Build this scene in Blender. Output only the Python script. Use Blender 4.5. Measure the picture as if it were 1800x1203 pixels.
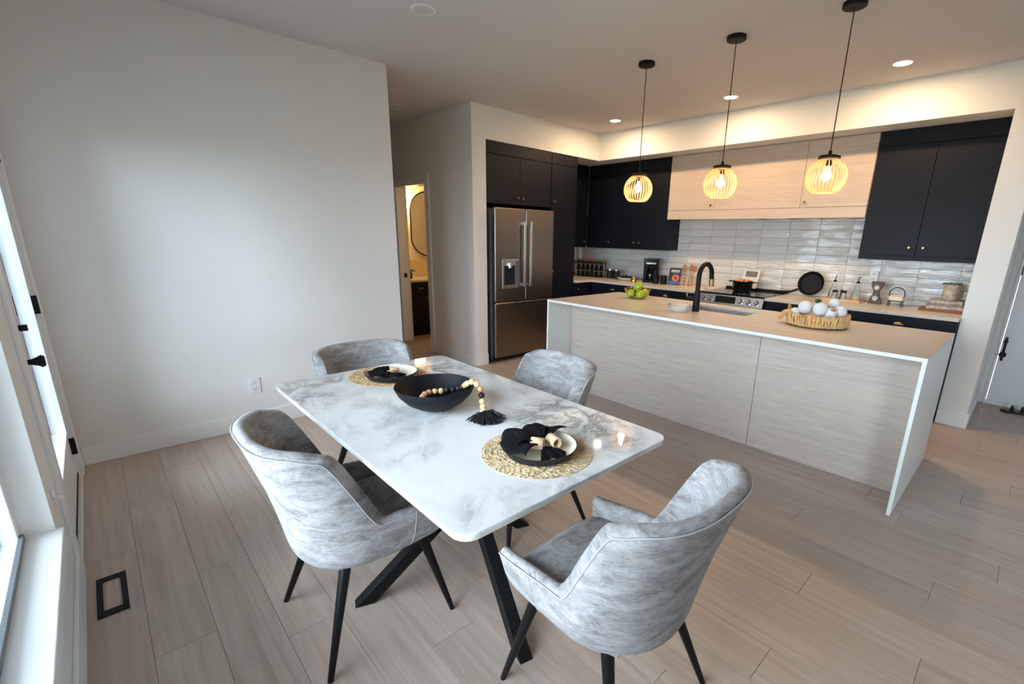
import bpy, bmesh, math, random
from mathutils import Vector, Matrix
random.seed(7)
for o in list(bpy.data.objects): bpy.data.objects.remove(o, do_unlink=True)
scene = bpy.context.scene
COL = scene.collection
PI = math.pi
R = math.radians

# ------------------------------------------------------------------ camera
cam_d = bpy.data.cameras.new('camera'); cam = bpy.data.objects.new('camera', cam_d); COL.objects.link(cam)
F_PX, PITCH, ROLL, YAW, CAM_H = 816.61, R(-15.2105), R(1.3444), R(45.7488), 1.4749
fw = Vector((-math.sin(YAW)*math.cos(PITCH), math.cos(YAW)*math.cos(PITCH), math.sin(PITCH)))
rt = Vector((math.cos(YAW), math.sin(YAW), 0)); up = rt.cross(fw)
rt2 = rt*math.cos(ROLL)+up*math.sin(ROLL); up2 = up*math.cos(ROLL)-rt*math.sin(ROLL)
m = Matrix((rt2, up2, -fw)).transposed().to_4x4(); m.translation = (0, 0, CAM_H)
cam.matrix_world = m
cam_d.sensor_fit = 'HORIZONTAL'; cam_d.sensor_width = 36; cam_d.lens = F_PX/1800*36
cam_d.shift_x = -(963.2-900)/1800; cam_d.shift_y = (638.78-601.5)/1800
cam_d.clip_start = .02; cam_d.clip_end = 200
scene.camera = cam

# ------------------------------------------------------------------ world + exposure
scene.view_settings.view_transform = 'Standard'; scene.view_settings.look = 'None'
scene.view_settings.gamma = 1; scene.view_settings.use_curve_mapping = False
scene.view_settings.exposure = 0.42
SKY = 13.5
world = bpy.data.worlds.new('overcast_sky'); scene.world = world; world.use_nodes = True
bg = world.node_tree.nodes['Background']; bg.inputs[0].default_value = (.755, .88, 1.0, 1); bg.inputs[1].default_value = SKY
POT_W, PENDANT_W, BATH_W = 11.5, 2.2, 9

# ------------------------------------------------------------------ main dimensions
XW, YN, YE, ZC = -3.968, -.255, 1.974, 2.780
YH, XF, ZS, YS = 3.037, -4.321, 2.458, 5.057
XC, XCR, YT, XB = -.359, -.167, 5.66, -5.05
TOP = .915

# window openings in the window wall: x0,x1,z0,z1
OPEN = [(-2.305, -.35, .385, 2.12), (1.2, 2.3, .385, 2.12)]
DOOR = (-3.83, -2.66, 0, 2.1)
RIGHTWIN = (1.1, 2.2, .9, 2.0)
def portal(loc, rot, sx, sy):
    l = bpy.data.lights.new('window_portal', 'AREA'); l.shape = 'RECTANGLE'; l.size = sx; l.size_y = sy; l.cycles.is_portal = True
    o = bpy.data.objects.new('window_portal', l); COL.objects.link(o); o.location = loc; o.rotation_euler = rot
for x0, x1, z0, z1 in OPEN+[(-3.69, -2.93, .31, 1.98)]:
    portal(((x0+x1)/2, YN-.16, (z0+z1)/2), (PI/2, 0, 0), x1-x0, z1-z0)
portal((4.36, (RIGHTWIN[0]+RIGHTWIN[1])/2, (RIGHTWIN[2]+RIGHTWIN[3])/2), (PI/2, 0, PI/2), RIGHTWIN[1]-RIGHTWIN[0], RIGHTWIN[3]-RIGHTWIN[2])

# ------------------------------------------------------------------ materials
def lin(r, g, b):
    f = lambda c: (c/12.92 if c <= .04045 else ((c+.055)/1.055)**2.4)
    return (f(r/255), f(g/255), f(b/255), 1)
MATS = {}
def nodes_of(name):
    mt = bpy.data.materials.new(name); mt.use_nodes = True
    return mt, mt.node_tree.nodes, mt.node_tree.links, mt.node_tree.nodes['Principled BSDF']
def coords(N, L, scale=(1, 1, 1), kind='Object', rot=(0, 0, 0)):
    tc = N.new('ShaderNodeTexCoord'); mp = N.new('ShaderNodeMapping'); mp.inputs['Scale'].default_value = scale; mp.inputs['Rotation'].default_value = rot
    L.new(tc.outputs[kind], mp.inputs[0]); return mp.outputs[0]
def noise(N, L, vec, scale=5, detail=4, rough=.55, dist=0):
    n = N.new('ShaderNodeTexNoise'); n.inputs['Scale'].default_value = scale; n.inputs['Detail'].default_value = detail
    n.inputs['Roughness'].default_value = rough; n.inputs['Distortion'].default_value = dist; L.new(vec, n.inputs['Vector']); return n.outputs[0]
def ramp(N, L, fac, stops):
    r = N.new('ShaderNodeValToRGB'); L.new(fac, r.inputs[0]); e = r.color_ramp.elements
    while len(e) < len(stops): e.new(.5)
    for k, (p, c) in enumerate(stops): e[k].position = p; e[k].color = c if len(c) == 4 else (*c, 1)
    return r.outputs[0]
def bump(N, L, P, h, strength=.2, dist=.01):
    b = N.new('ShaderNodeBump'); b.inputs['Strength'].default_value = strength; b.inputs['Distance'].default_value = dist
    L.new(h, b.inputs['Height']); L.new(b.outputs[0], P.inputs['Normal'])
def mix(N, L, a, b, fac, mode='MIX'):
    x = N.new('ShaderNodeMix'); x.data_type = 'RGBA'; x.blend_type = mode
    for sock, val in ((x.inputs[6], a), (x.inputs[7], b), (x.inputs[0], fac)):
        if hasattr(val, 'links'): L.new(val, sock)
        else: sock.default_value = val
    return x.outputs[2]
def plain(name, c, rough=.5, metal=0, var=.0, vscale=6, bmp=0, bscale=60, coat=0, sheen=0, emit=0):
    mt, N, L, P = nodes_of(name)
    col = lin(*c); P.inputs['Roughness'].default_value = rough; P.inputs['Metallic'].default_value = metal
    v = coords(N, L)
    n = noise(N, L, v, vscale, 3)
    lo = tuple(x*(1-var) for x in col[:3]); hi = tuple(min(1, x*(1+var)) for x in col[:3])
    L.new(ramp(N, L, n, [(.3, lo), (.7, hi)]), P.inputs['Base Color'])
    if bmp: bump(N, L, P, noise(N, L, v, bscale, 3), bmp, .004)
    P.inputs['Coat Weight'].default_value = coat; P.inputs['Sheen Weight'].default_value = sheen
    if emit: P.inputs['Emission Color'].default_value = col; P.inputs['Emission Strength'].default_value = emit
    MATS[name] = mt; return mt
def wood(name, c0, c1, rough=.5, scale=(2, 40, 40), rand=0, bmp=.05, dist=1.2):
    mt, N, L, P = nodes_of(name); v = coords(N, L, scale)
    oi = N.new('ShaderNodeObjectInfo')
    if rand:
        ad = N.new('ShaderNodeVectorMath'); ad.operation = 'ADD'; sc = N.new('ShaderNodeVectorMath'); sc.operation = 'SCALE'; sc.inputs['Scale'].default_value = 37
        cb = N.new('ShaderNodeCombineXYZ')
        for k in range(3): L.new(oi.outputs['Random'], cb.inputs[k])
        L.new(cb.outputs[0], sc.inputs[0]); L.new(v, ad.inputs[0]); L.new(sc.outputs[0], ad.inputs[1]); v = ad.outputs[0]
    n = noise(N, L, v, 1.0, 6, .62, dist)
    col = ramp(N, L, n, [(.28, lin(*c0)), (.5, tuple((a+b)/2 for a, b in zip(lin(*c0), lin(*c1)))), (.72, lin(*c1))])
    if rand:
        mr = N.new('ShaderNodeMapRange'); mr.inputs[3].default_value = 1-rand; mr.inputs[4].default_value = 1+rand; L.new(oi.outputs['Random'], mr.inputs[0])
        hs = N.new('ShaderNodeHueSaturation'); L.new(mr.outputs[0], hs.inputs['Value']); L.new(col, hs.inputs['Color']); col = hs.outputs[0]
    L.new(col, P.inputs['Base Color']); P.inputs['Roughness'].default_value = rough
    if bmp: bump(N, L, P, n, bmp, .002)
    MATS[name] = mt; return mt
def pane(name, tint=(1, 1, 1), gloss=1.0, rough=0.0, haze=0):
    mt, N, L, P = nodes_of(name); N.remove(P); out = [n for n in N if n.type == 'OUTPUT_MATERIAL'][0]
    t = N.new('ShaderNodeBsdfTransparent'); t.inputs[0].default_value = (*tint, 1); g = N.new('ShaderNodeBsdfGlossy'); g.inputs['Roughness'].default_value = rough
    f = N.new('ShaderNodeFresnel'); f.inputs[0].default_value = 1.45; mu = N.new('ShaderNodeMath'); mu.operation = 'MULTIPLY'; mu.inputs[1].default_value = gloss
    L.new(f.outputs[0], mu.inputs[0]); mx = N.new('ShaderNodeMixShader'); L.new(mu.outputs[0], mx.inputs[0]); L.new(t.outputs[0], mx.inputs[1]); L.new(g.outputs[0], mx.inputs[2])
    res = mx.outputs[0]
    if haze:
        df = N.new('ShaderNodeBsdfDiffuse'); df.inputs[0].default_value = (.9, .92, .94, 1); m2 = N.new('ShaderNodeMixShader'); m2.inputs[0].default_value = haze
        L.new(res, m2.inputs[1]); L.new(df.outputs[0], m2.inputs[2]); res = m2.outputs[0]
    L.new(res, out.inputs[0]); MATS[name] = mt; return mt
def emitter(name, c, s):
    mt, N, L, P = nodes_of(name); P.inputs['Base Color'].default_value = (1, 1, 1, 1); P.inputs['Emission Color'].default_value = (*c, 1); P.inputs['Emission Strength'].default_value = s
    MATS[name] = mt; return mt

plain('wall_paint', (233, 231, 226), .85, var=.012, vscale=2, bmp=.03, bscale=180)
plain('ceiling_paint', (214, 208, 206), .9, var=.012, vscale=2, bmp=.05, bscale=220)
plain('trim_paint', (238, 238, 236), .45, var=.008)
plain('door_paint', (232, 233, 233), .4, var=.008)
plain('navy', (13, 16, 27), .5, var=.06); MATS['navy'].node_tree.nodes['Principled BSDF'].inputs['Specular IOR Level'].default_value = .25
plain('toe_black', (14, 14, 16), .6)
plain('black_metal', (18, 17, 17), .4, metal=.2)
plain('black_matte', (13, 13, 14), .55, var=.05)
MATS['black_matte'].node_tree.nodes['Principled BSDF'].inputs['Specular IOR Level'].default_value = .25
for q_ in ('black_metal',): MATS[q_].node_tree.nodes['Principled BSDF'].inputs['Specular IOR Level'].default_value = .3
plain('black_gloss', (10, 10, 12), .12)
plain('charcoal', (32, 33, 37), .5, var=.06, vscale=30)
plain('bowl_black', (19, 20, 24), .55, var=.08, vscale=40, bmp=.06)
plain('brass', (168, 138, 92), .35, metal=1)
plain('gold', (205, 160, 84), .3, metal=1)
plain('chrome', (205, 205, 208), .15, metal=1)
plain('rubber_grey', (92, 96, 100), .6)
plain('cream_glaze', (236, 228, 206), .3, var=.03, vscale=12)
plain('napkin_cloth', (7, 7, 10), .9, var=.15, vscale=40, bmp=.15, bscale=400, sheen=0)
for q_ in ('charcoal', 'bowl_black', 'napkin_cloth'): MATS[q_].node_tree.nodes['Principled BSDF'].inputs['Specular IOR Level'].default_value = .2
plain('leather_ring', (221, 187, 150), .6, var=.08, vscale=40)
plain('bead_light', (226, 189, 140), .55, var=.06, vscale=60)
plain('bead_tan', (201, 150, 104), .55, var=.06, vscale=60)
plain('bead_black', (24, 22, 22), .5)
plain('tassel_thread', (12, 12, 13), .95)
plain('plastic_white', (232, 232, 230), .4)
plain('slot_dark', (70, 70, 72), .5)
plain('apple_green', (150, 178, 42), .3, var=.2, vscale=14, coat=.3)
plain('stem_brown', (82, 58, 34), .7)
plain('leaf_green', (66, 110, 46), .55, var=.25, vscale=20)
plain('ball_white', (226, 230, 232), .7, var=.1, vscale=60, bmp=.5, bscale=90)
plain('straw', (196, 150, 92), .75, var=.3, vscale=30, bmp=.3)
plain('straw_pale', (214, 176, 120), .75, var=.2, vscale=30)
plain('terracotta', (186, 118, 74), .7)
plain('spoon_wood', (164, 112, 68), .6, var=.15, vscale=30)
plain('crate_wood', (216, 184, 148), .6, var=.08)
plain('hourglass_wood', (92, 84, 80), .7, var=.2, vscale=40)
plain('sand_white', (230, 222, 210), .8)
plain('candle_wax', (232, 220, 190), .6)
plain('paper', (226, 222, 212), .8)
plain('paper_grey', (120, 112, 106), .8, var=.4, vscale=60)
plain('book_navy', (36, 38, 52), .5, var=.1)
plain('book_blue', (70, 98, 138), .5)
plain('book_orange', (206, 112, 82), .5, var=.2, vscale=60)
plain('book_brown', (136, 84, 50), .6, var=.15, vscale=30)
plain('book_taupe', (128, 108, 92), .7, var=.12, vscale=30)
plain('book_pattern', (182, 176, 168), .7, var=.5, vscale=46)
plain('book_pattern_dark', (140, 128, 122), .7, var=.5, vscale=60)
plain('vase_ceramic', (178, 168, 148), .6, var=.35, vscale=26, bmp=.6, bscale=40)
plain('broth', (196, 138, 84), .5, var=.3, vscale=60)
plain('meat_red', (160, 86, 78), .5, var=.2, vscale=50)
plain('fruit_red', (120, 52, 40), .5, var=.3, vscale=30)
plain('fruit_green', (70, 84, 44), .5, var=.3, vscale=30)
plain('olive_dark', (24, 22, 26), .4)
plain('spice_brown', (110, 72, 52), .6, var=.4, vscale=40)
plain('steel_basin', (196, 192, 188), .35, metal=1)
plain('shoe_black', (16, 16, 18), .35)
plain('grout', (128, 120, 110), .9)
plain('gap_dark', (104, 92, 82), .8)
plain('outside_ground', (104, 112, 100), .9, var=.2, vscale=1)
plain('bath_wall', (236, 222, 196), .8)
plain('bath_tile', (226, 206, 172), .5)
plain('cord_black', (14, 14, 14), .6)
plain('speaker_grey', (205, 203, 200), .6)
plain('window_frame_grey', (116, 122, 126), .5)
plain('velcro', (60, 58, 58), .8)
wood('plank_wood', (166, 147, 133), (196, 178, 164), .42, (1.0, 17, 17), rand=.035, bmp=.03, dist=1.6)
wood('pale_oak', (200, 178, 158), (218, 199, 180), .5, (2.2, 46, 46), bmp=.04)
wood('island_oak', (172, 157, 144), (197, 183, 170), .5, (1.8, 34, 34), bmp=.03, dist=2)
wood('counter_quartz', (204, 190, 176), (222, 210, 198), .28, (1.5, 14, 14), bmp=0)
plain('quartz_plain', (222, 221, 215), .32, var=.02)
pane('window_glass', (.95, .98, 1))
pane('door_glass', (.93, .97, 1))
pane('clear_glass', (.97, .98, .98), .8, .02, .16)
pane('bottle_glass', (.88, .93, .92), 1.0, .02, .10)
pane('jar_glass', (.35, .33, .32), 1.0, .05)
emitter('pot_lens', (1, .86, .66), 14)
emitter('bulb_glow', (1, .82, .55), 26)
emitter('sconce_glow', (1, .78, .42), 20)

def velvet():
    mt, N, L, P = nodes_of('crushed_velvet'); v = coords(N, L, (1, 1, 2.4))
    a = noise(N, L, v, 9, 6, .7, .8); b = noise(N, L, coords(N, L, (60, 60, 220)), 1, 4, .7, .5)
    m0 = N.new('ShaderNodeMath'); m0.operation = 'MULTIPLY_ADD'; L.new(b, m0.inputs[0]); m0.inputs[1].default_value = .55
    m1 = N.new('ShaderNodeMath'); m1.operation = 'SUBTRACT'; L.new(a, m1.inputs[0]); m1.inputs[1].default_value = .27; L.new(m1.outputs[0], m0.inputs[2])
    L.new(ramp(N, L, m0.outputs[0], [(.34, lin(116, 111, 109)), (.5, lin(150, 146, 144)), (.68, lin(174, 171, 170))]), P.inputs['Base Color'])
    P.inputs['Roughness'].default_value = .85; P.inputs['Sheen Weight'].default_value = .12; P.inputs['Sheen Roughness'].default_value = .4
    bump(N, L, P, b, .12, .003); MATS['crushed_velvet'] = mt
velvet()
plain('piping_fabric', (172, 169, 168), .85, sheen=.2)
def marble():
    mt, N, L, P = nodes_of('marble'); v = coords(N, L, (1, 1, 1), rot=(0, 0, .55)); v.node.inputs['Location'].default_value = (.12, .05, 0)
    d = N.new('ShaderNodeTexNoise'); d.inputs['Scale'].default_value = 2.2; d.inputs['Detail'].default_value = 6; L.new(v, d.inputs['Vector'])
    sub = N.new('ShaderNodeVectorMath'); sub.operation = 'SUBTRACT'; L.new(d.outputs['Color'], sub.inputs[0]); sub.inputs[1].default_value = (.5, .5, .5)
    sc = N.new('ShaderNodeVectorMath'); sc.operation = 'SCALE'; sc.inputs['Scale'].default_value = .75; L.new(sub.outputs[0], sc.inputs[0])
    ad = N.new('ShaderNodeVectorMath'); L.new(v, ad.inputs[0]); L.new(sc.outputs[0], ad.inputs[1])
    mp = N.new('ShaderNodeMapping'); mp.inputs['Scale'].default_value = (1.3, 3.4, 1); L.new(ad.outputs[0], mp.inputs[0])
    n1 = noise(N, L, mp.outputs[0], 1.5, 7, .6, .5)
    veins = ramp(N, L, n1, [(.40, (0, 0, 0)), (.485, (.75, .75, .75)), (.505, (1, 1, 1)), (.52, (.55, .55, .55)), (.60, (0, 0, 0))])
    n2 = noise(N, L, v, 2.1, 3, .5, .4)
    mask = ramp(N, L, n2, [(.42, (.07, .07, .07)), (.60, (1, 1, 1))])
    vm = mix(N, L, veins, mask, 1.0, 'MULTIPLY')
    bw = N.new('ShaderNodeRGBToBW'); L.new(vm, bw.inputs[0])
    L.new(mix(N, L, lin(229, 229, 228), lin(140, 137, 131), bw.outputs[0]), P.inputs['Base Color'])
    P.inputs['Roughness'].default_value = .03; P.inputs['Specular IOR Level'].default_value = .5; MATS['marble'] = mt
marble()
def steel(name, c, rough=.3):
    mt, N, L, P = nodes_of(name); v = coords(N, L, (90, 90, 1.0))
    n = noise(N, L, v, 2, 3, .6); P.inputs['Base Color'].default_value = lin(*c); P.inputs['Metallic'].default_value = 1
    mr = N.new('ShaderNodeMapRange'); mr.inputs[3].default_value = rough-.05; mr.inputs[4].default_value = rough+.08; L.new(n, mr.inputs[0]); L.new(mr.outputs[0], P.inputs['Roughness'])
    bump(N, L, P, n, .03, .002); MATS[name] = mt
steel('stainless', (140, 130, 122)); steel('stainless_light', (205, 203, 200), .3)
def tile_mat():
    mt, N, L, P = nodes_of('glazed_tile'); v = coords(N, L, (5, 5, 26)); oi = N.new('ShaderNodeObjectInfo')
    sc = N.new('ShaderNodeVectorMath'); sc.operation = 'ADD'; cb = N.new('ShaderNodeCombineXYZ'); mm = N.new('ShaderNodeMath'); mm.operation = 'MULTIPLY'; mm.inputs[1].default_value = 91
    L.new(oi.outputs['Random'], mm.inputs[0]); L.new(mm.outputs[0], cb.inputs[0]); L.new(mm.outputs[0], cb.inputs[2]); L.new(v, sc.inputs[0]); L.new(cb.outputs[0], sc.inputs[1])
    n = noise(N, L, sc.outputs[0], 1.0, 3, .5, .8)
    mr = N.new('ShaderNodeMapRange'); mr.inputs[3].default_value = .93; mr.inputs[4].default_value = 1.05; L.new(oi.outputs['Random'], mr.inputs[0])
    hs = N.new('ShaderNodeHueSaturation'); hs.inputs['Color'].default_value = lin(216, 211, 203); L.new(mr.outputs[0], hs.inputs['Value']); L.new(hs.outputs[0], P.inputs['Base Color'])
    P.inputs['Roughness'].default_value = .1; P.inputs['Coat Weight'].default_value = .3; P.inputs['Coat Roughness'].default_value = .06
    bump(N, L, P, n, .9, .02); MATS['glazed_tile'] = mt
tile_mat()
def amber():
    mt, N, L, P = nodes_of('amber_rib'); P.inputs['Base Color'].default_value = (.86, .65, .40, 1); P.inputs['Roughness'].default_value = .25
    out = [n for n in N if n.type == 'OUTPUT_MATERIAL'][0]
    tr = N.new('ShaderNodeBsdfTranslucent'); tr.inputs[0].default_value = (1, .80, .54, 1); mx = N.new('ShaderNodeMixShader'); mx.inputs[0].default_value = .55
    L.new(P.outputs[0], mx.inputs[1]); L.new(tr.outputs[0], mx.inputs[2]); L.new(mx.outputs[0], out.inputs[0]); MATS['amber_rib'] = mt
amber()
def mirror():
    mt, N, L, P = nodes_of('mirror_glass'); P.inputs['Base Color'].default_value = (.8, .8, .8, 1); P.inputs['Metallic'].default_value = 1; P.inputs['Roughness'].default_value = .03; MATS['mirror_glass'] = mt
mirror()

# ------------------------------------------------------------------ mesh helpers
class MB:
    def __init__(s): s.v = []; s.f = []
    def add(s, vs, fs):
        k = len(s.v); s.v += [tuple(v) for v in vs]; s.f += [tuple(i+k for i in f) for f in fs]; return s
    def box(s, x0, x1, y0, y1, z0, z1):
        vs = [(x, y, z) for z in (z0, z1) for y in (y0, y1) for x in (x0, x1)]
        return s.add(vs, [(0, 2, 3, 1), (4, 5, 7, 6), (0, 1, 5, 4), (2, 6, 7, 3), (0, 4, 6, 2), (1, 3, 7, 5)])
    def prism(s, pts, z0, z1):      # pts ccw in xy
        n = len(pts); vs = [(x, y, z0) for x, y in pts]+[(x, y, z1) for x, y in pts]
        return s.add(vs, [tuple(range(n))[::-1], tuple(range(n, 2*n))]+[(i, (i+1) % n, n+(i+1) % n, n+i) for i in range(n)])
    def prism_y(s, pts, y0, y1):    # pts ccw in xz as seen from -y
        n = len(pts); vs = [(x, y0, z) for x, z in pts]+[(x, y1, z) for x, z in pts]
        return s.add(vs, [tuple(range(n)), tuple(range(n, 2*n))[::-1]]+[((i+1) % n, i, n+i, n+(i+1) % n) for i in range(n)])
    def lathe(s, prof, n=32, c=(0, 0, 0), cap0=True, cap1=True, sx=1, sy=1):
        vs = []; fs = []; k = len(prof)
        for r, z in prof:
            for i in range(n):
                a = 2*PI*i/n; vs.append((c[0]+sx*r*math.cos(a), c[1]+sy*r*math.sin(a), c[2]+z))
        for j in range(k-1):
            for i in range(n): fs.append((j*n+i, j*n+(i+1) % n, (j+1)*n+(i+1) % n, (j+1)*n+i))
        if cap0: fs.append(tuple(range(n))[::-1])
        if cap1: fs.append(tuple((k-1)*n+i for i in range(n)))
        return s.add(vs, fs)
    def sphere(s, c, r, n=12, m=8, sz=1):
        prof = [(max(1e-4, r*math.sin(PI*j/m)), -r*sz*math.cos(PI*j/m)) for j in range(m+1)]
        return s.lathe(prof, n, c)
    def tube(s, path, r, n=8, closed=False):
        path = [Vector(p) for p in path]; k = len(path); rs = r if isinstance(r, (list, tuple)) else [r]*k
        vs = []; fs = []; prev = None
        for j, p in enumerate(path):
            if closed: t = path[(j+1) % k]-path[j-1]
            else: t = path[min(j+1, k-1)]-path[max(j-1, 0)]
            t.normalize()
            if prev is None:
                a = Vector((0, 0, 1)) if abs(t.z) < .9 else Vector((1, 0, 0)); u = t.cross(a).normalized()
            else: u = (prev-t*prev.dot(t)).normalized()
            prev = u; w = t.cross(u)
            for i in range(n):
                a = 2*PI*i/n; vs.append(p+rs[j]*(math.cos(a)*u+math.sin(a)*w))
        for j in range(k if closed else k-1):
            for i in range(n):
                a = j*n; b = ((j+1) % k)*n; fs.append((a+i, a+(i+1) % n, b+(i+1) % n, b+i))
        if not closed: fs += [tuple(range(n))[::-1], tuple((k-1)*n+i for i in range(n))]
        return s.add(vs, fs)
    def bar(s, a, b, w, h):         # square-section bar between two points
        a = Vector(a); b = Vector(b); t = (b-a).normalized(); u = t.cross(Vector((0, 0, 1)))
        u = u.normalized() if u.length > 1e-3 else Vector((1, 0, 0)); q = u.cross(t)
        vs = [p+sx*u*w/2+sy*q*h/2 for p in (a, b) for sx, sy in ((-1, -1), (1, -1), (1, 1), (-1, 1))]
        return s.add(vs, [(0, 1, 2, 3), (7, 6, 5, 4)]+[(i, i+4, (i+1) % 4+4, (i+1) % 4) for i in range(4)])
    def cyl_dir(s, a, b, r, n=16): return s.tube([a, b], r, n)
    def build(s, name, mat, parent=None, loc=(0, 0, 0), rotz=0, smooth=False, bevel=0, seg=2, fix=True):
        me = bpy.data.meshes.new(name); me.from_pydata(s.v, [], s.f)
        if fix:
            bm = bmesh.new(); bm.from_mesh(me); bmesh.ops.recalc_face_normals(bm, faces=bm.faces); bm.to_mesh(me); bm.free()
        me.materials.append(MATS[mat])
        if smooth:
            for p in me.polygons: p.use_smooth = True
            me.set_sharp_from_angle(angle=R(38))
        o = bpy.data.objects.new(name, me); COL.objects.link(o); o.parent = parent; o.location = loc; o.rotation_euler = (0, 0, rotz)
        if bevel:
            b = o.modifiers.new('bevel', 'BEVEL'); b.width = bevel; b.segments = seg; b.limit_method = 'ANGLE'; b.angle_limit = R(40)
        return o
def tag(o, label=None, cat=None, group=None, kind=None):
    for k, v in (('label', label), ('category', cat), ('group', group), ('kind', kind)):
        if v: o[k] = v
    return o
def thing(name, label, cat, loc=(0, 0, 0), rotz=0, group=None):
    o = bpy.data.objects.new(name, None); COL.objects.link(o); o.empty_display_size = .05
    o.location = loc; o.rotation_euler = (0, 0, rotz); return tag(o, label, cat, group)
def struct(o, label=None): return tag(o, label, kind='structure')
def copy_tree(o, parent=None):
    c = o.copy(); COL.objects.link(c); c.parent = parent
    for ch in list(o.children): copy_tree(ch, c)
    return c
def rrect(x0, x1, y0, y1, r, n=8):
    pts = []
    for cx, cy, a0 in ((x1-r, y0+r, -90), (x1-r, y1-r, 0), (x0+r, y1-r, 90), (x0+r, y0+r, 180)):
        for i in range(n+1):
            a = R(a0+90*i/n); pts.append((cx+r*math.cos(a), cy+r*math.sin(a)))
    return pts
# ================================================================== SETTING
floor = MB().box(-8.2, 4.4, -.42, 6.5, -.12, -.004).build('floor', 'gap_dark'); struct(floor, 'grey beige wood plank floor')
ground = MB().box(-30, 30, -30, -.45, -.6, -.5).box(4.6, 30, -.45, 30, -.6, -.5).build('ground', 'outside_ground'); struct(ground)
# planks run along X, butt joints staggered
PW, PL = .186, 1.26
plank_mesh = {}
def plank(x0, x1, y0, y1):
    key = (round(x1-x0, 3), round(y1-y0, 3))
    if key not in plank_mesh:
        w, h = key; g = .0006
        o = MB().box(g, w-g, g, h-g, -.004, 0).build('plank', 'plank_wood', floor); b = o.modifiers.new('bevel', 'BEVEL'); b.width = .0008; b.segments = 1
        plank_mesh[key] = o
    else:
        o = plank_mesh[key].copy(); COL.objects.link(o)
    o.location = (x0, y0, 0); o.parent = floor
far = MB(); row = 0; y = YN; shown = 0
random.seed(3)
while y < 6.3:
    y1 = min(y+PW, 6.3)
    if y < YN+.01: y1 = -.07
    x = -3.968 if y < YE else -8.0
    if y >= 3.0 and y < 5.0: x = -8.0
    off = [0, .44, .86, .22, .66, 1.08][row % 6]
    first = True
    while x < 4.1:
        x1 = x+PL if not first else x+PL-off
        x1 = min(x1, 4.1); first = False
        if x1-x > .05:
            cx = (x+x1)/2; cy = (y+y1)/2
            seen = (cx > -4.6 and cx < 1.6 and cy < 6.0 and not (cy > 3.4 and cx < -.6)) or (-7 < cx <= -4.6 and 1.9 < cy < 4.2)
            if seen and shown < 290: plank(x, x1, y, y1); shown += 1
            else: far.box(x+.001, x1-.001, y+.001, y1-.001, -.004, 0)
        x = x1
    y = y1; row += 1
fo = far.build('plank_field', 'plank_wood', floor); fo['kind'] = 'stuff'
random.seed(11)
struct(MB().box(-8.2, 4.4, -.42, 6.5, ZC, ZC+.12).build('ceiling', 'ceiling_paint'), 'flat off-white ceiling')
struct(MB().box(XW-.12, XW, YN-.15, YE, 0, ZC).box(-8.2, XW-.12, YE-.12, YE, 0, ZC).build('wall_left', 'wall_paint'), 'large bare white wall')
# window wall
wm = MB(); T0, T1 = YN-.15, YN
xs = [XW, DOOR[0], DOOR[1], OPEN[0][0], OPEN[0][1], OPEN[1][0], OPEN[1][1], 4.2]
for i in range(0, len(xs), 2): wm.box(xs[i], xs[i+1], T0, T1, 0, ZC)
wm.box(DOOR[0], DOOR[1], T0, T1, DOOR[3], ZC)
for x0, x1, z0, z1 in OPEN: wm.box(x0, x1, T0, T1, 0, z0).box(x0, x1, T0, T1, z1, ZC)
struct(wm.build('wall_front', 'wall_paint'), 'white wall with window and glazed door')
y0, y1, z0, z1 = RIGHTWIN
struct(MB().box(4.2, 4.35, T0, y0, 0, ZC).box(4.2, 4.35, y1, 6.3, 0, ZC).box(4.2, 4.35, y0, y1, 0, z0).box(4.2, 4.35, y0, y1, z1, ZC).build('wall_right', 'wall_paint'))
# hall wall with doorway
DX0, DX1, DZ = -6.05, -5.285, 2.075
struct(MB().box(DX1, -4.441, YH, YH+.125, 0, ZC).box(-8.2, DX0, YH, YH+.125, 0, ZC).box(DX0, DX1, YH, YH+.125, DZ, ZC).build('wall_hall', 'wall_paint'), 'white hallway wall with open doorway')
struct(MB().box(-8.2, -8.08, YE, 6.3, 0, ZC).build('wall_hall_end', 'wall_paint'))
# fridge alcove: stub, soffit, back
struct(MB().box(-4.441, XF, YH, YH+.178, 0, ZC).box(XB, -4.441, YH+.125, YH+.178, 0, ZC).box(XB, XF, YH+.178, YT, ZS, ZC).build('wall_fridge', 'wall_paint'), 'white wall end and soffit around the fridge')
struct(MB().box(XB-.12, XB, YH+.125, YT+.12, 0, ZC).build('wall_fridge_back', 'wall_paint'))
struct(MB().box(XF, XC, YS, YT, ZS, ZC).build('wall_soffit', 'wall_paint'), 'white soffit over the kitchen cabinets')
struct(MB().box(XC, XCR, YS, 6.1, 0, ZC).build('wall_column', 'wall_paint'), 'white wall end right of the kitchen')
kw = struct(MB().box(XB, XC, YT, YT+.12, 0, ZC).build('wall_kitchen', 'wall_paint'))
# far entry wall with door opening
EX0, EX1 = -.12, .80
struct(MB().box(XCR, EX0, 6.1, 6.25, 0, ZC).box(EX1, 4.2, 6.1, 6.25, 0, ZC).box(EX0, EX1, 6.1, 6.25, 2.08, ZC).build('wall_entry', 'wall_paint'))
# bathroom walls
struct(MB().box(-6.87, -6.75, YH+.125, 5.2, 0, ZC).box(-6.75, XB-.12, 5.08, 5.2, 0, ZC).build('wall_bath', 'bath_wall'))
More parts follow.
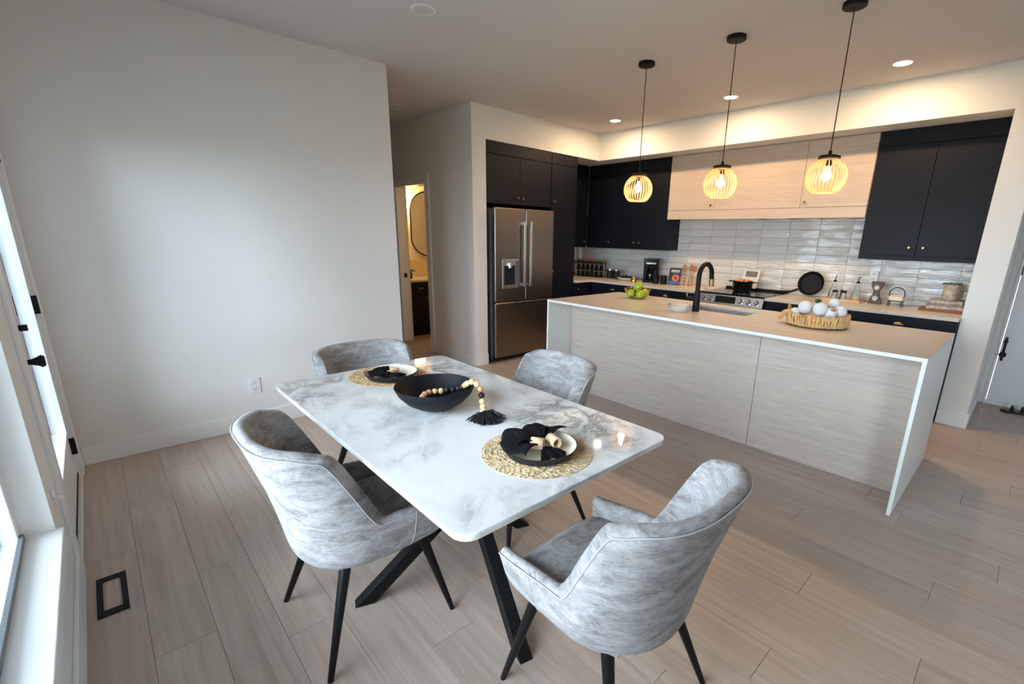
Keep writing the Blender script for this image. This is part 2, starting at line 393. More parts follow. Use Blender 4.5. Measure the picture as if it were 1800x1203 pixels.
# baseboards
BH, BT = .125, .014
def baseboard(name, *boxes):
    mb = MB()
    for b in boxes: mb.box(*b, 0, BH)
    struct(mb.build(name, 'trim_paint', bevel=.003))
baseboard('baseboard_left', (XW, XW+BT, YN+BT, YE), (XW-.0, XW+BT, YE, YE+BT))
baseboard('baseboard_front', (XW+BT, DOOR[0]-.07, YN, YN+BT), (DOOR[1]+.07, 4.2, YN, YN+BT))
baseboard('baseboard_hall', (DX1+.09, XF+BT, YH-BT, YH), (XF, XF+BT, YH, YH+.178))
baseboard('baseboard_column', (XC, XCR+BT, YS-BT, YS), (XCR, XCR+BT, YS, 6.02))
baseboard('baseboard_hall_far', (-8.0, DX0-.09, YH-BT, YH))
# backsplash
bs = MB().box(XB, XC, YT-.003, YT, TOP, 1.8).build('wall_backsplash', 'grout'); struct(bs, 'glossy white stacked tile backsplash')
TW, TH, TD = .302, .0838, .009
tile_var = []
def tile_mesh(w, seed):
    rnd = random.Random(seed); mb = MB(); nx, nz = 6, 2
    vs = []; ph = rnd.random()*6
    for j in range(nz+1):
        for i in range(nx+1):
            edge = i in (0, nx) or j in (0, nz)
            d = -TD+(.0025 if edge else -.0015+.0030*math.sin(ph+i*1.3+j*2.1)+rnd.uniform(-.0015, .0015))
            vs.append((w*i/nx, d, TH*j/nz))
    fs = [(j*(nx+1)+i, j*(nx+1)+i+1, (j+1)*(nx+1)+i+1, (j+1)*(nx+1)+i) for j in range(nz) for i in range(nx)]
    k = len(vs); rim = [0, nx, (nz+1)*(nx+1)-1, nz*(nx+1)]
    vs += [(0, 0, 0), (w, 0, 0), (w, 0, TH), (0, 0, TH)]
    rows = [list(range(0, nx+1)), [j*(nx+1)+nx for j in range(nz+1)], [nz*(nx+1)+i for i in range(nx, -1, -1)], [j*(nx+1) for j in range(nz, -1, -1)]]
    for q, rw in enumerate(rows): fs.append(tuple(rw[::-1])+(k+q, k+(q+1) % 4))
    return mb.add(vs, fs)
tile_cache = {}
xs = []
x = -.785+.305
while x > XB+.02: xs.append(x); x -= .305
def put_tile(x0, x1, z, zt=None):
    w = round(x1-x0, 3); key = (w, random.randrange(4))
    if key not in tile_cache: tile_cache[key] = o = tile_mesh(w, hash(key) % 999).build('tile', 'glazed_tile', bs, smooth=True)
    else: o = tile_cache[key].copy(); COL.objects.link(o); o.parent = bs
    o.location = (x0, YT-.003, z)
edges = [XC]+xs+[XB]
for r_ in range(10):
    z = TOP+.002+r_*.0868
    for i in range(len(edges)-1):
        x1, x0 = edges[i]-.0015, edges[i+1]+.0015
        if r_ >= 5 and not (-3.6 < (x0+x1)/2 < -1.1): continue
        put_tile(x0, x1, z)

# ------------------------------------------------------------------ glazed door in the window wall
d1 = struct(MB().box(-3.80, -3.69, YN-.06, YN-.015, .03, 2.06).box(-2.93, -2.69, YN-.06, YN-.015, .03, 2.06)
            .box(-3.69, -2.93, YN-.06, YN-.015, .03, .31).box(-3.69, -2.93, YN-.06, YN-.015, 1.98, 2.06).build('door_1', 'door_paint', bevel=.002), 'white patio door with full glass pane and black hardware')
MB().box(-3.69, -2.93, YN-.042, YN-.036, .31, 1.98).build('pane', 'door_glass', d1)
MB().box(-3.69, -3.668, YN-.034, YN-.006, .31, 1.98).box(-2.952, -2.93, YN-.034, YN-.006, .31, 1.98).box(-3.668, -2.952, YN-.034, YN-.006, .31, .332).box(-3.668, -2.952, YN-.034, YN-.006, 1.958, 1.98).build('glazing_bead', 'trim_paint', d1)
for z in (.15, 1.0, 1.78): MB().box(-3.815, -3.785, YN-.016, YN+.010, z, z+.10).build('hinge', 'black_metal', d1, bevel=.003)
kn = MB().box(-2.77, -2.715, YN-.016, YN-.006, .90, .985).build('handle_plate', 'black_metal', d1, bevel=.002)
MB().tube([(-2.742, YN-.01, .94), (-2.742, YN+.014, .94), (-2.742, YN+.030, .94), (-2.742, YN+.046, .94), (-2.742, YN+.055, .94)], [.011, .011, .017, .026, .020], 16).build('knob', 'black_metal', kn, smooth=True)
db = MB().box(-2.77, -2.715, YN-.016, YN-.006, 1.045, 1.115).build('deadbolt_plate', 'black_metal', d1, bevel=.002)
MB().cyl_dir((-2.742, YN-.008, 1.08), (-2.742, YN+.012, 1.08), .008).box(-2.748, -2.736, YN+.008, YN+.032, 1.068, 1.092).build('thumb_turn', 'black_metal', db)
MB().box(-3.80, -2.69, YN-.058, YN-.012, .012, .03).build('door_sweep', 'black_matte', d1)
struct(MB().box(-3.83, -3.803, T0, YN, 0, 2.1).box(-2.687, -2.66, T0, YN, 0, 2.1).box(-3.803, -2.687, T0, YN, 2.063, 2.1).box(-3.803, -2.687, T0, YN+.006, 0, .012)
       .box(-3.90, -3.812, YN, YN+.012, 0, 2.17).box(-2.678, -2.59, YN, YN+.012, 0, 2.17).box(-3.812, -2.678, YN, YN+.012, 2.082, 2.17).build('trim_1', 'trim_paint', bevel=.002))
# windows
def window(n, op, plane='y'):
    x0, x1, z0, z1 = op
    fy0, fy1 = YN-.125, YN-.085
    w = struct(MB().box(x0, x0+.045, fy0, fy1, z0, z1).box(x1-.045, x1, fy0, fy1, z0, z1).box(x0+.045, x1-.045, fy0, fy1, z0, z0+.03).box(x0+.045, x1-.045, fy0, fy1, z1-.045, z1).build('window_%d' % n, 'trim_paint', bevel=.002), 'white framed window with deep sill beside the patio door' if n == 1 else None)
    MB().box(x0+.045, x1-.045, fy0+.014, fy0+.02, z0+.03, z1-.045).build('pane', 'window_glass', w)
    MB().box(x0+.02, x1-.02, fy1, fy1+.012, z0+.016, z0+.04).build('screen_rail', 'window_frame_grey', w)
    MB().box(x0-.0, x1+.0, fy1+.001, YN+.022, z0, z0+.016).build('window_sill', 'trim_paint', w, bevel=.003)
    MB().box(x0-.03, x1+.03, YN+.0005, YN+.014, z0-.085, z0-.001).build('apron', 'trim_paint', w, bevel=.002)
for i, op in enumerate(OPEN): window(i+1, op)
w4 = struct(MB().box(4.25, 4.29, y0, y0+.05, z0, z1).box(4.25, 4.29, y1-.05, y1, z0, z1).box(4.25, 4.29, (y0+y1)/2-.03, (y0+y1)/2+.03, z0, z1).box(4.25, 4.29, y0, y1, z0, z0+.05).box(4.25, 4.29, y0, y1, z1-.05, z1).build('window_3', 'trim_paint'))
MB().box(4.267, 4.273, y0+.05, y1-.05, z0+.05, z1-.05).build('pane', 'window_glass', w4)
# window latch by the door
t = thing('window_latch', 'tiny white plastic latch between patio door and window', 'latch', (-2.43, YN, .47))
MB().box(-.012, .012, 0, .012, 0, .035).build('base', 'plastic_white', t, bevel=.003)
MB().box(-.006, .006, .012, .03, -.012, .008).build('lever', 'plastic_white', t, bevel=.002)
# bathroom doorway trim
struct(MB().box(DX0, DX0+.02, YH-.012, YH+.135, 0, DZ).box(DX1-.02, DX1, YH-.012, YH+.135, 0, DZ).box(DX0+.02, DX1-.02, YH-.012, YH+.135, DZ-.02, DZ)
       .box(DX1-.005, DX1+.085, YH-.018, YH-.0005, 0, DZ+.08).box(DX0-.085, DX0+.005, YH-.018, YH-.0005, 0, DZ+.08).box(DX0+.005, DX1-.005, YH-.018, YH-.0005, DZ-.005, DZ+.08).build('trim_2', 'trim_paint', bevel=.002), 'white casing of the bathroom doorway')
t = thing('strike_plate', 'small black strike plate on the bathroom door jamb', 'strike plate', (DX0+.02, YH+.06, .92))
MB().box(0, .004, -.02, .02, -.03, .03).build('plate', 'black_metal', t, bevel=.001)
MB().box(.004, .007, .004, .022, -.016, .016).build('lip', 'black_metal', t, bevel=.001)
# entry door
d3 = struct(MB().box(EX0+.02, EX1-.02, 6.115, 6.16, .03, 2.06).build('door_2', 'door_paint', bevel=.002), 'pale grey entry door with black lockset')
struct(MB().box(EX0, EX0+.018, 6.085, 6.25, 0, 2.08).box(EX1-.018, EX1, 6.085, 6.25, 0, 2.08).box(EX0+.018, EX1-.018, 6.085, 6.25, 2.062, 2.08).box(EX0+.018, EX1-.018, 6.10, 6.17, 0, .028).build('trim_3', 'trim_paint'))
lp = MB().box(EX0+.036, EX0+.056, 6.108, 6.1148, .43, .66).build('lock_plate', 'black_metal', d3, bevel=.002)
MB().tube([(EX0+.046, 6.11, .50), (EX0+.046, 6.085, .50), (EX0+.046, 6.065, .50), (EX0+.046, 6.045, .50), (EX0+.046, 6.037, .50)], [.010, .010, .018, .027, .02], 16).build('knob', 'black_metal', lp, smooth=True)
MB().tube([(EX0+.046, 6.11, .62), (EX0+.046, 6.08, .62), (EX0+.046, 6.07, .62)], [.016, .016, .012], 16).build('deadbolt', 'black_metal', lp, smooth=True)
MB().box(EX0+.014, EX0+.026, 6.09, 6.114, 1.235, 1.325).build('hinge', 'black_metal', d3)

# ------------------------------------------------------------------ ceiling fixtures
def pot(x, y, label, lit=True, r=.058, group=None):
    t = thing('recessed_light', label, 'ceiling light', (x, y, ZC), 0, group)
    MB().lathe([(r+.014, 0), (r+.014, -.004), (r, -.007), (r-.002, -.003), (r-.002, 0)], 32, cap0=False, cap1=False).build('trim_ring', 'trim_paint', t, smooth=True)
    MB().lathe([(.001, -.0035), (r-.003, -.0035), (r-.003, -.0005)], 32, cap0=False, cap1=True).build('lens', 'pot_lens' if lit else 'speaker_grey', t)
    if lit:
        l = bpy.data.lights.new('lamp', 'AREA'); l.shape = 'DISK'; l.size = .10; l.energy = POT_W; l.color = (1, .69, .41)
        o = bpy.data.objects.new('lamp', l); COL.objects.link(o); o.parent = t; o.location = (0, 0, -.009)
g = 'lit recessed lights over the kitchen aisle'
pot(-3.71, 4.60, 'lit recessed ceiling light nearest the fridge corner', group=g)
pot(-2.33, 4.58, 'lit recessed ceiling light in front of the wooden hood', group=g)
pot(-1.01, 4.58, 'lit recessed ceiling light in front of the right upper cabinet', group=g)
pot(-2.886, 1.695, 'unlit round white recessed light above the dining table', False, .062)
pot(-5.085, 2.60, 'unlit round recessed light in the hallway ceiling', False, .055)

def pendant(x, y, label):
    t = thing('pendant_lamp', label, 'pendant lamp', (x, y, ZC), 0, 'globe pendant lamps over the island')
    zc_ = 1.865-ZC; rr = .112
    MB().lathe([(.062, 0), (.062, -.022), (.058, -.026), (.006, -.028)], 32).build('canopy', 'black_matte', t, smooth=True)
    MB().tube([(0, 0, -.02), (0, 0, zc_+.13)], .0032, 8).build('cord', 'cord_black', t)
    MB().lathe([(.008, .150), (.012, .128), (.055, .122), (.060, .118), (.060, .106), (.02, .104)], 32, (0, 0, zc_)).build('shade_cap', 'black_matte', t, smooth=True)
    MB().lathe([(.018, .104), (.018, .066), (.014, .062)], 20, (0, 0, zc_)).build('socket', 'black_matte', t, smooth=True)
    MB().lathe([(.008, .062), (.014, .045), (.024, .018), (.026, .004), (.021, -.012), (.010, -.021), (.001, -.023)], 20, (0, 0, zc_)).build('bulb', 'bulb_glow', t, smooth=True)
    mb = MB(); n = 30
    a0, a1 = R(31), R(142)
    for k in range(n):
        ph = 2*PI*k/n; path = []
        for j in range(13):
            a = a0+(a1-a0)*j/12; q = rr*math.sin(a); tw = ph+.10*(j/12)
            path.append((q*math.cos(tw), q*math.sin(tw), zc_+rr*1.0*math.cos(a)))
        mb.tube(path, [.0038]*13, 5)
    for a in (a0, a1): mb.tube([(rr*math.sin(a)*math.cos(2*PI*i/48), rr*math.sin(a)*math.sin(2*PI*i/48), zc_+rr*math.cos(a)) for i in range(48)], .0036, 6, True)
    o = mb.build('ribbed_shade', 'amber_rib', t, smooth=True); o['kind'] = 'stuff'
    l = bpy.data.lights.new('lamp', 'POINT'); l.energy = PENDANT_W; l.color = (1, .66, .32); l.shadow_soft_size = .03
    o = bpy.data.objects.new('lamp', l); COL.objects.link(o); o.parent = t; o.location = (0, 0, zc_-.03)
pendant(-2.403, 3.322, 'black cord pendant with amber ribbed globe, farthest left')
pendant(-1.694, 3.318, 'black cord pendant with amber ribbed globe, middle of three')
pendant(-1.015, 3.322, 'black cord pendant with amber ribbed globe, nearest right')

# ================================================================== KITCHEN
def knob(parent, loc, axis, mat='brass', r=.013):
    a = Vector(loc); d = Vector(axis)
    MB().tube([a-d*.001, a+d*.012, a+d*.014, a+d*.022, a+d*.027], [.005, .005, r*.9, r, r*.6], 14).build('knob', mat, parent, smooth=True)
def cup_pull(parent, x, y, z, w=.085):
    mb = MB(); n = 14; prof = []
    vs = []; fs = []
    for i in range(n+1):
        a = PI*i/n
        for j in range(6):
            b = PI/2*j/5
            vs.append((x-w/2*math.cos(a), y-.024*math.sin(b)*math.sin(a)**.6-.001, z+.030*math.sin(a)**.7*math.cos(b)-.008))
    for i in range(n):
        for j in range(5): fs.append((i*6+j, (i+1)*6+j, (i+1)*6+j+1, i*6+j+1))
    mb.add(vs, fs); o = mb.build('cup_pull', 'brass', parent, smooth=True)
    s = o.modifiers.new('solid', 'SOLIDIFY'); s.thickness = .002
# fridge-wall tall cabinets (front at x = -4.33)
FX = -4.335
t = thing('fridge_cabinet', 'navy two-door cabinet above the stainless fridge', 'cabinet', (FX, 3.218, 1.82))
MB().box(XB+.004-FX, -.022, .001, .99, .002, .635).build('body', 'navy', t)
for a, b, k in ((.004, .488, .455), (.492, .988, .525)):
    d = MB().box(-.021, 0, a, b, .004, .508).build('door', 'navy', t, bevel=.0015)
    knob(d, (0, k, .075), (1, 0, 0))
MB().box(-.021, 0, .002, .99, .513, .635).build('top_panel', 'navy', t, bevel=.0015)
t = thing('pantry_cabinet', 'tall navy pantry cabinet right of the fridge', 'cabinet', (FX, 4.212, 0))
MB().box(XB+.004-FX, -.022, .001, .455, .1, 2.455).build('body', 'navy', t)
MB().box(XB+.004-FX, -.07, .003, .453, 0, .1).build('toe_kick', 'toe_black', t)
d = MB().box(-.021, 0, .003, .435, 1.824, 2.328).build('door', 'navy', t, bevel=.0015); knob(d, (0, .042, 1.895), (1, 0, 0))
d = MB().box(-.021, 0, .003, .435, .105, 1.819).build('door', 'navy', t, bevel=.0015); knob(d, (0, .042, 1.05), (1, 0, 0))
MB().box(-.021, 0, .003, .455, 2.333, 2.455).build('top_panel', 'navy', t, bevel=.0015)
MB().box(-.021, 0, .438, .455, .105, 2.328).build('end_panel', 'navy', t)
# fridge
fx = -4.245
t = thing('refrigerator', 'stainless french door fridge with water dispenser', 'refrigerator', (fx, 3.272, 0))
MB().box(-.72, -.075, .008, .905, .03, 1.755).build('body', 'rubber_grey', t, bevel=.004)
fd = MB().box(-.070, 0, 0, .452, .735, 1.780)
MB().box(-.07, -.055, .0, .912, .03, .07).build('toe_grille', 'toe_black', t)
d = fd.build('door', 'stainless', t, bevel=.012, seg=3)
dp = MB().box(-.001, .004, .10, .345, .885, 1.215).build('water_dispenser', 'stainless_light', d, bevel=.003)
MB().box(.003, .0055, .125, .285, .905, 1.145).build('dispenser_recess', 'charcoal', dp, bevel=.003)
MB().box(.004, .009, .13, .28, .905, .925).build('drip_tray', 'stainless_light', dp, bevel=.001)
MB().lathe([(.030, 0), (.030, .035), (.034, .04), (.034, .055)], 20, (.012, .205, 1.12)).build('spout', 'chrome', dp, smooth=True)
MB().box(.002, .012, .295, .34, .90, 1.20).build('control_strip', 'rubber_grey', dp, bevel=.002)
d2 = MB().box(-.070, 0, .456, .912, .735, 1.780).build('door', 'stainless', t, bevel=.012, seg=3)
for dd, yy in ((d, .405), (d2, .500)):
    h = MB().box(.036, .052, yy-.017, yy+.017, .90, 1.64).build('handle', 'stainless_light', dd, bevel=.004)
    [MB().box(0, .037, yy-.011, yy+.011, zz, zz+.03).build('handle_post', 'stainless_light', h) for zz in (.905, 1.60)]
dr = MB().box(-.070, 0, 0, .912, .07, .722).build('freezer_drawer', 'stainless', t, bevel=.012, seg=3)
MB().box(-.05, -.004, .05, .86, .722, .7345).build('drawer_gap', 'toe_black', dr)
MB().box(0, .0015, .70, .80, .745, .757).build('badge', 'chrome', d2)
# corner uppers
UY = 5.33
t = thing('corner_upper_cabinet', 'navy upper cabinet on the fridge side of the corner', 'cabinet', (XB+.33, 4.669, 1.34))
MB().box(-.326, -.022, .001, .655, 0, 1.115).build('body', 'navy', t)
d = MB().box(-.021, 0, .004, .65, .03, .985).build('door', 'navy', t, bevel=.0015); knob(d, (0, .60, .085), (1, 0, 0))
MB().box(-.021, 0, .004, .65, .99, 1.115).build('top_panel', 'navy', t, bevel=.0015)
t = thing('upper_cabinet', 'navy upper cabinet left of the wooden hood', 'cabinet', (-4.72, UY, 1.34))
W = -3.382+4.72
MB().box(.0, W, .022, .325, 0, 1.115).build('body', 'navy', t)
for a, b, k in ((.06, .47, .43), (.474, .90, .86), (.904, W-.002, .944)):
    d = MB().box(a, b, 0, .021, .03, .985).build('door', 'navy', t, bevel=.0015); knob(d, (k, 0, .085), (0, -1, 0))
MB().box(.03, W-.001, 0, .021, .99, 1.115).build('top_panel', 'navy', t, bevel=.0015)
MB().box(.03, W-.001, 0, .021, 0, .027).build('light_rail', 'navy', t)
# hood cabinet
t = thing('hood_cabinet', 'pale oak hood cabinet above the range', 'cabinet', (-3.380, UY, 1.72))
W = -1.237+3.380
MB().box(0, W, .022, .325, .012, .735).build('body', 'pale_oak', t)
for a, b, k in ((.002, .618, .575), (.621, 1.548, None), (1.551, W-.002, 1.592)):
    d = MB().box(a, b, 0, .021, .104, .733).build('door', 'pale_oak', t, bevel=.0012)
    if k: knob(d, (k, 0, .155), (0, -1, 0))
MB().box(.002, W-.002, 0, .021, 0, .100).build('bottom_rail', 'pale_oak', t, bevel=.0012)
MB().box(.75, 1.42, .06, .30, -.002, .012).build('vent_insert', 'stainless_light', t)
MB().box(1.12, 1.20, .07, .10, -.008, -.002).build('filter_latch', 'black_metal', t)
# right upper
t = thing('upper_cabinet', 'navy two-door upper cabinet right of the wooden hood', 'cabinet', (-1.234, UY, 1.34))
W = -.362+1.234
MB().box(.001, W, .022, .325, 0, 1.115).build('body', 'navy', t)
for a, b, k in ((.003, .434, .385), (.437, W-.002, .487)):
    d = MB().box(a, b, 0, .021, .042, .985).build('door', 'navy', t, bevel=.0015); knob(d, (k, 0, .115), (0, -1, 0))
MB().box(.003, W-.002, 0, .021, .989, 1.115).build('top_panel', 'navy', t, bevel=.0015)
MB().box(.003, W-.002, 0, .021, 0, .038).build('light_rail', 'navy', t, bevel=.0015)
# base cabinets
BY = 4.985
def base_unit(x0, x1, label, pull=None, doors=2):
    t = thing('base_cabinet', label, 'cabinet', (x0, BY, 0)); w = x1-x0
    MB().box(.001, w-.001, .022, YT-BY-.012, .1, .884).build('body', 'navy', t)
    MB().box(.001, w-.001, .07, .09, 0, .1).build('toe_kick', 'toe_black', t)
    d = MB().box(.002, w-.002, 0, .021, .735, .878).build('drawer', 'navy', t, bevel=.0015)
    if pull: cup_pull(d, pull-x0, 0, .812)
    for i in range(doors):
        a = w*i/doors+.002; b = w*(i+1)/doors-.002
        dd = MB().box(a, b, 0, .021, .105, .731).build('door', 'navy', t, bevel=.0015)
        knob(dd, (b-.04 if i == 0 else a+.04, 0, .66), (0, -1, 0))
base_unit(-4.285, -3.56, 'navy base cabinet under the coffee maker', -3.92)
base_unit(-3.56, -2.637, 'navy base drawer cabinet left of the range', -3.10)
base_unit(-1.903, -1.14, 'navy base cabinet right of the range', -1.52)
base_unit(-1.14, -.362, 'navy base cabinet at the right wall end', -.75)
t = thing('corner_base_cabinet', 'navy base cabinet beside the pantry in the corner', 'cabinet', (-4.30, 4.669, 0))
MB().box(XB+.004+4.30, -.022, .001, .98, .1, .884).build('body', 'navy', t)
MB().box(XB+.004+4.30, -.08, .001, .98, 0, .1).build('toe_kick', 'toe_black', t)
d = MB().box(-.021, 0, .003, .31, .105, .878).build('door', 'navy', t, bevel=.0015); knob(d, (0, .05, .80), (1, 0, 0), 'chrome')
# countertops
tag(MB().prism([(XB+.002, 4.670), (-4.275, 4.670), (-4.275, 4.958), (-2.636, 4.958), (-2.636, YT-.013), (XB+.002, YT-.013)], .885, TOP).build('countertop', 'counter_quartz', bevel=.002), 'pale quartz countertop running from pantry to range', 'countertop')
tag(MB().box(-1.904, -.361, 4.958, YT-.013, .885, TOP).build('countertop', 'counter_quartz', bevel=.002), 'pale quartz countertop right of the range', 'countertop')
# range
t = thing('range', 'stainless slide-in range with black glass cooktop', 'stove', (-2.632, 4.93, 0)); W = .724
MB().box(.004, W-.004, .06, .712, .03, .905).build('body', 'black_matte', t)
cp = MB().add([(0, 0, .80), (W, 0, .80), (W, .06, .80), (0, .06, .80), (0, .028, .905), (W, .028, .905), (W, .06, .905), (0, .06, .905)], [(0, 3, 2, 1), (4, 5, 6, 7), (0, 1, 5, 4), (2, 3, 7, 6), (0, 4, 7, 3), (1, 2, 6, 5)]).build('control_panel', 'stainless_light', t, bevel=.002)
sl = Vector((0, -.105, .028)).normalized()
def on_panel(x, z): return Vector((x, .028*(z-.80)/.105, z))
for x in (.065, .145, .49, .575, .66):
    p = on_panel(x, .853); k = MB().tube([p, p+sl*.004, p+sl*.005, p+sl*.028, p+sl*.032], [.030, .030, .024, .021, .017], 20).build('knob', 'chrome', cp, smooth=True)
    MB().bar(p+sl*.033+Vector((0, 0, -.017)), p+sl*.033+Vector((0, .004, .017)), .006, .006).build('grip', 'stainless_light', k)
a, b = on_panel(.20, .82), on_panel(.20, .89)
MB().add([a+sl*.001, on_panel(.43, .82)+sl*.001, on_panel(.43, .89)+sl*.001, b+sl*.001], [(0, 1, 2, 3)]).build('display', 'black_gloss', cp)
MB().prism(rrect(-.002, W+.002, .018, .714, .01, 3), .907, .922).build('cooktop', 'black_gloss', t, bevel=.002)
for x, y, r_ in ((.18, .20, .09), (.54, .20, .11), (.18, .52, .075), (.54, .52, .085)):
    MB().lathe([(r_, .9222), (r_, .9228), (r_-.004, .9228), (r_-.004, .9222)], 40, (x, y, 0), False, False).build('burner_ring', 'rubber_grey', t)
MB().box(.0, W, .66, .714, .9225, .945).build('rear_vent', 'black_matte', t, bevel=.004)
od = MB().box(.006, W-.006, .012, .06, .20, .79).build('oven_door', 'stainless_light', t, bevel=.004)
MB().box(.10, W-.10, .009, .013, .30, .62).build('oven_window', 'black_gloss', od)
MB().cyl_dir((.05, -.03, .74), (W-.05, -.03, .74), .012).box(.08, .10, -.03, .014, .732, .748).box(W-.10, W-.08, -.03, .014, .732, .748).build('handle', 'stainless_light', od, smooth=True)
MB().box(.006, W-.006, .014, .06, .04, .19).build('warming_drawer', 'stainless_light', t, bevel=.004)

# island
IX0, IX1, IY0, IY1 = -3.115, -.299, 3.008, 4.078
SX0, SX1, SY0, SY1 = -2.06, -1.51, 3.60, 3.94
t = thing('island_countertop', 'thin pale quartz waterfall island top with end panels', 'countertop', (IX0, IY0, 0))
w, dp_ = IX1-IX0, IY1-IY0
a, b, c, d = SX0-IX0, SX1-IX0, SY0-IY0, SY1-IY0
o = MB().box(0, a, 0, dp_, .895, TOP).box(b, w, 0, dp_, .895, TOP).box(a, b, 0, c, .895, TOP).box(a, b, d, dp_, .895, TOP).build('top', 'counter_quartz', t)
MB().box(0, .02, 0, dp_, 0, .8945).build('waterfall_panel', 'quartz_plain', t, bevel=.001)
MB().box(w-.02, w, 0, dp_, 0, .8945).build('waterfall_panel', 'quartz_plain', t, bevel=.001)
MB().box(0, w, -.001, .0, .8945, TOP).build('front_edge', 'quartz_plain', t)
t = thing('kitchen_island', 'greige wood-panelled island base under the waterfall top', 'island', (IX0+.0205, 3.312, 0)); w = IX1-IX0-.041
MB().box(0, w, .018, .735, .002, .70).box(0, SX0-.02-IX0-.0205, .018, .735, .70, .8945).box(SX1+.02-IX0-.0205, w, .018, .735, .70, .8945).build('body', 'navy', t)
MB().box(.001, 1.838, 0, .0175, .002, .894).build('panel', 'island_oak', t, bevel=.001)
MB().box(1.841, w-.001, 0, .0175, .002, .894).build('panel', 'island_oak', t, bevel=.001)
for i in range(4):
    dd = MB().box(w*i/4+.002, w*(i+1)/4-.002, .736, .756, .105, .885 if i not in (1, 2) else .69).build('door', 'navy', t, bevel=.0015)
    knob(dd, (w*i/4+.06, .756, .62), (0, 1, 0))
# sink
t = thing('sink', 'undermount stainless sink set into the island top', 'sink', ((SX0+SX1)/2, (SY0+SY1)/2, .895))
hx, hy = (SX1-SX0)/2, (SY1-SY0)/2
MB().box(-hx, hx, -hy, hy, -.18, -.177).box(-hx-.003, -hx, -hy, hy, -.18, -.001).box(hx, hx+.003, -hy, hy, -.18, -.001).box(-hx, hx, -hy-.003, -hy, -.18, -.001).box(-hx, hx, hy, hy+.003, -.18, -.001).build('basin', 'steel_basin', t)
MB().lathe([(.04, -.177), (.04, -.174), (.03, -.175)], 24).build('drain', 'chrome', t)
# faucet
t = thing('faucet', 'matte black gooseneck faucet with brass spray ring', 'faucet', (-1.878, 3.50, TOP))
MB().lathe([(.031, 0), (.031, .006), (.028, .01), (.026, .14), (.021, .16)], 24).build('base', 'black_matte', t, smooth=True)
path = [(0, 0, .15), (0, 0, .22), (0, 0, .27)]
rr = .085
for i in range(13):
    a = PI*i/12; path.append((.02*(1-math.cos(a))/2, rr*(1-math.cos(a)), .28+rr*math.sin(a)*1.15))
path += [(.021, rr*2+.004, .255)]
MB().tube(path, .0185, 16).build('spout', 'black_matte', t, smooth=True)
MB().tube([(.021, rr*2+.004, .255), (.023, rr*2+.008, .195)], .0205, 18).build('spray_ring', 'brass', t, smooth=True)
h = MB().cyl_dir((-.015, -.0, .105), (-.075, -.03, .105), .013).build('handle_stub', 'black_matte', t, smooth=True)
MB().tube([(-.072, -.028, .10), (-.074, -.03, .16)], .005, 10).build('lever', 'brass', h, smooth=True)

# ================================================================== DINING TABLE
TX0, TX1, TY0, TY1, TZ = -2.444, -.834, .5365, 1.4627, .76
cx, cy = (TX0+TX1)/2, (TY0+TY1)/2
t = thing('dining_table', 'rectangular dining table with white grey-veined marble top', 'table', (cx, cy, 0))
hw, hd = (TX1-TX0)/2, (TY1-TY0)/2
MB().prism(rrect(-hw, hw, -hd, hd, .055, 10), TZ-.012, TZ).build('marble_top', 'marble', t, bevel=.0025, seg=3)
MB().prism(rrect(-hw+.004, hw-.004, -hd+.004, hd-.004, .052, 10), TZ-.024, TZ-.0125).build('under_plate', 'quartz_plain', t, bevel=.002)
MB().box(-.42, .42, -.32, .32, TZ-.05, TZ-.0245).build('mount_plate', 'black_metal', t, bevel=.003)
for (a, b), (c, d) in (((-.015, -.415), (.235, .31)), ((.615, -.10), (-.206, .105)), ((.015, .415), (-.235, -.31)), ((-.615, .10), (.206, -.105))):
    mb = MB().bar((a, b, .0), (c, d, TZ-.045), .052, .052)
    vs = []
    for x, y, z in mb.v:      # cut feet and tops level
        P0 = Vector((a, b, 0)); P1 = Vector((c, d, TZ-.045)); tt = (P1-P0)
        zt = 0 if abs(z) < .08 else TZ-.045
        q = Vector((x, y, z))+tt*((zt-z)/tt.z); vs.append(tuple(q))
    mb.v = vs; mb.build('leg', 'black_matte', t, bevel=.003)

# ================================================================== CHAIRS
def interp(tab, z):
    for (z0, a), (z1, b) in zip(tab, tab[1:]):
        if z <= z1:
            k = max(0, (z-z0)/(z1-z0)); return a+(b-a)*k
    return tab[-1][1]
def sstep(a, b, x):
    k = min(1, max(0, (x-a)/(b-a))); return k*k*(3-2*k)
HWID = [(.335, .165), (.342, .195), (.356, .216), (.38, .233), (.42, .247), (.50, .260), (.62, .272), (.85, .285)]
BACK = [(.335, -.185), (.342, -.212), (.356, -.232), (.38, -.246), (.42, -.256), (.50, -.268), (.62, -.294), (.85, -.362)]
FRNT = [(.335, .14), (.342, .170), (.356, .195), (.38, .215), (.42, .236), (.50, .256), (.62, .258), (.85, .258)]
def shell_pt(u, z, off):
    """u in [-1,1]: 0 back centre, +-1 arm fronts (x>0 for u>0)"""
    a = interp(HWID, z)-off; yb = interp(BACK, z)+off; yf = interp(FRNT, z); s = 1 if u >= 0 else -1; k = abs(u)
    depth = .215; y0 = yb+depth
    if k < .6:
        th = k/.6*PI/2; p = 2/interp([(.335, 2.05), (.42, 2.15), (.60, 2.4), (.85, 2.6)], z)
        return (s*a*math.sin(th)**p, y0-depth*math.cos(th)**p)
    q = (k-.6)/.4; return (s*a*(1-.045*q*q), y0+(yf-y0)*q)
def rim_h(u):
    k = abs(u); hi = .852-.010*(k/.5)**2-.02*sstep(.36, .54, k)
    lo = .530-.022*sstep(.66, 1.0, k)
    return hi+(lo-hi)*sstep(.04, .96, sstep(.475, .665, k))
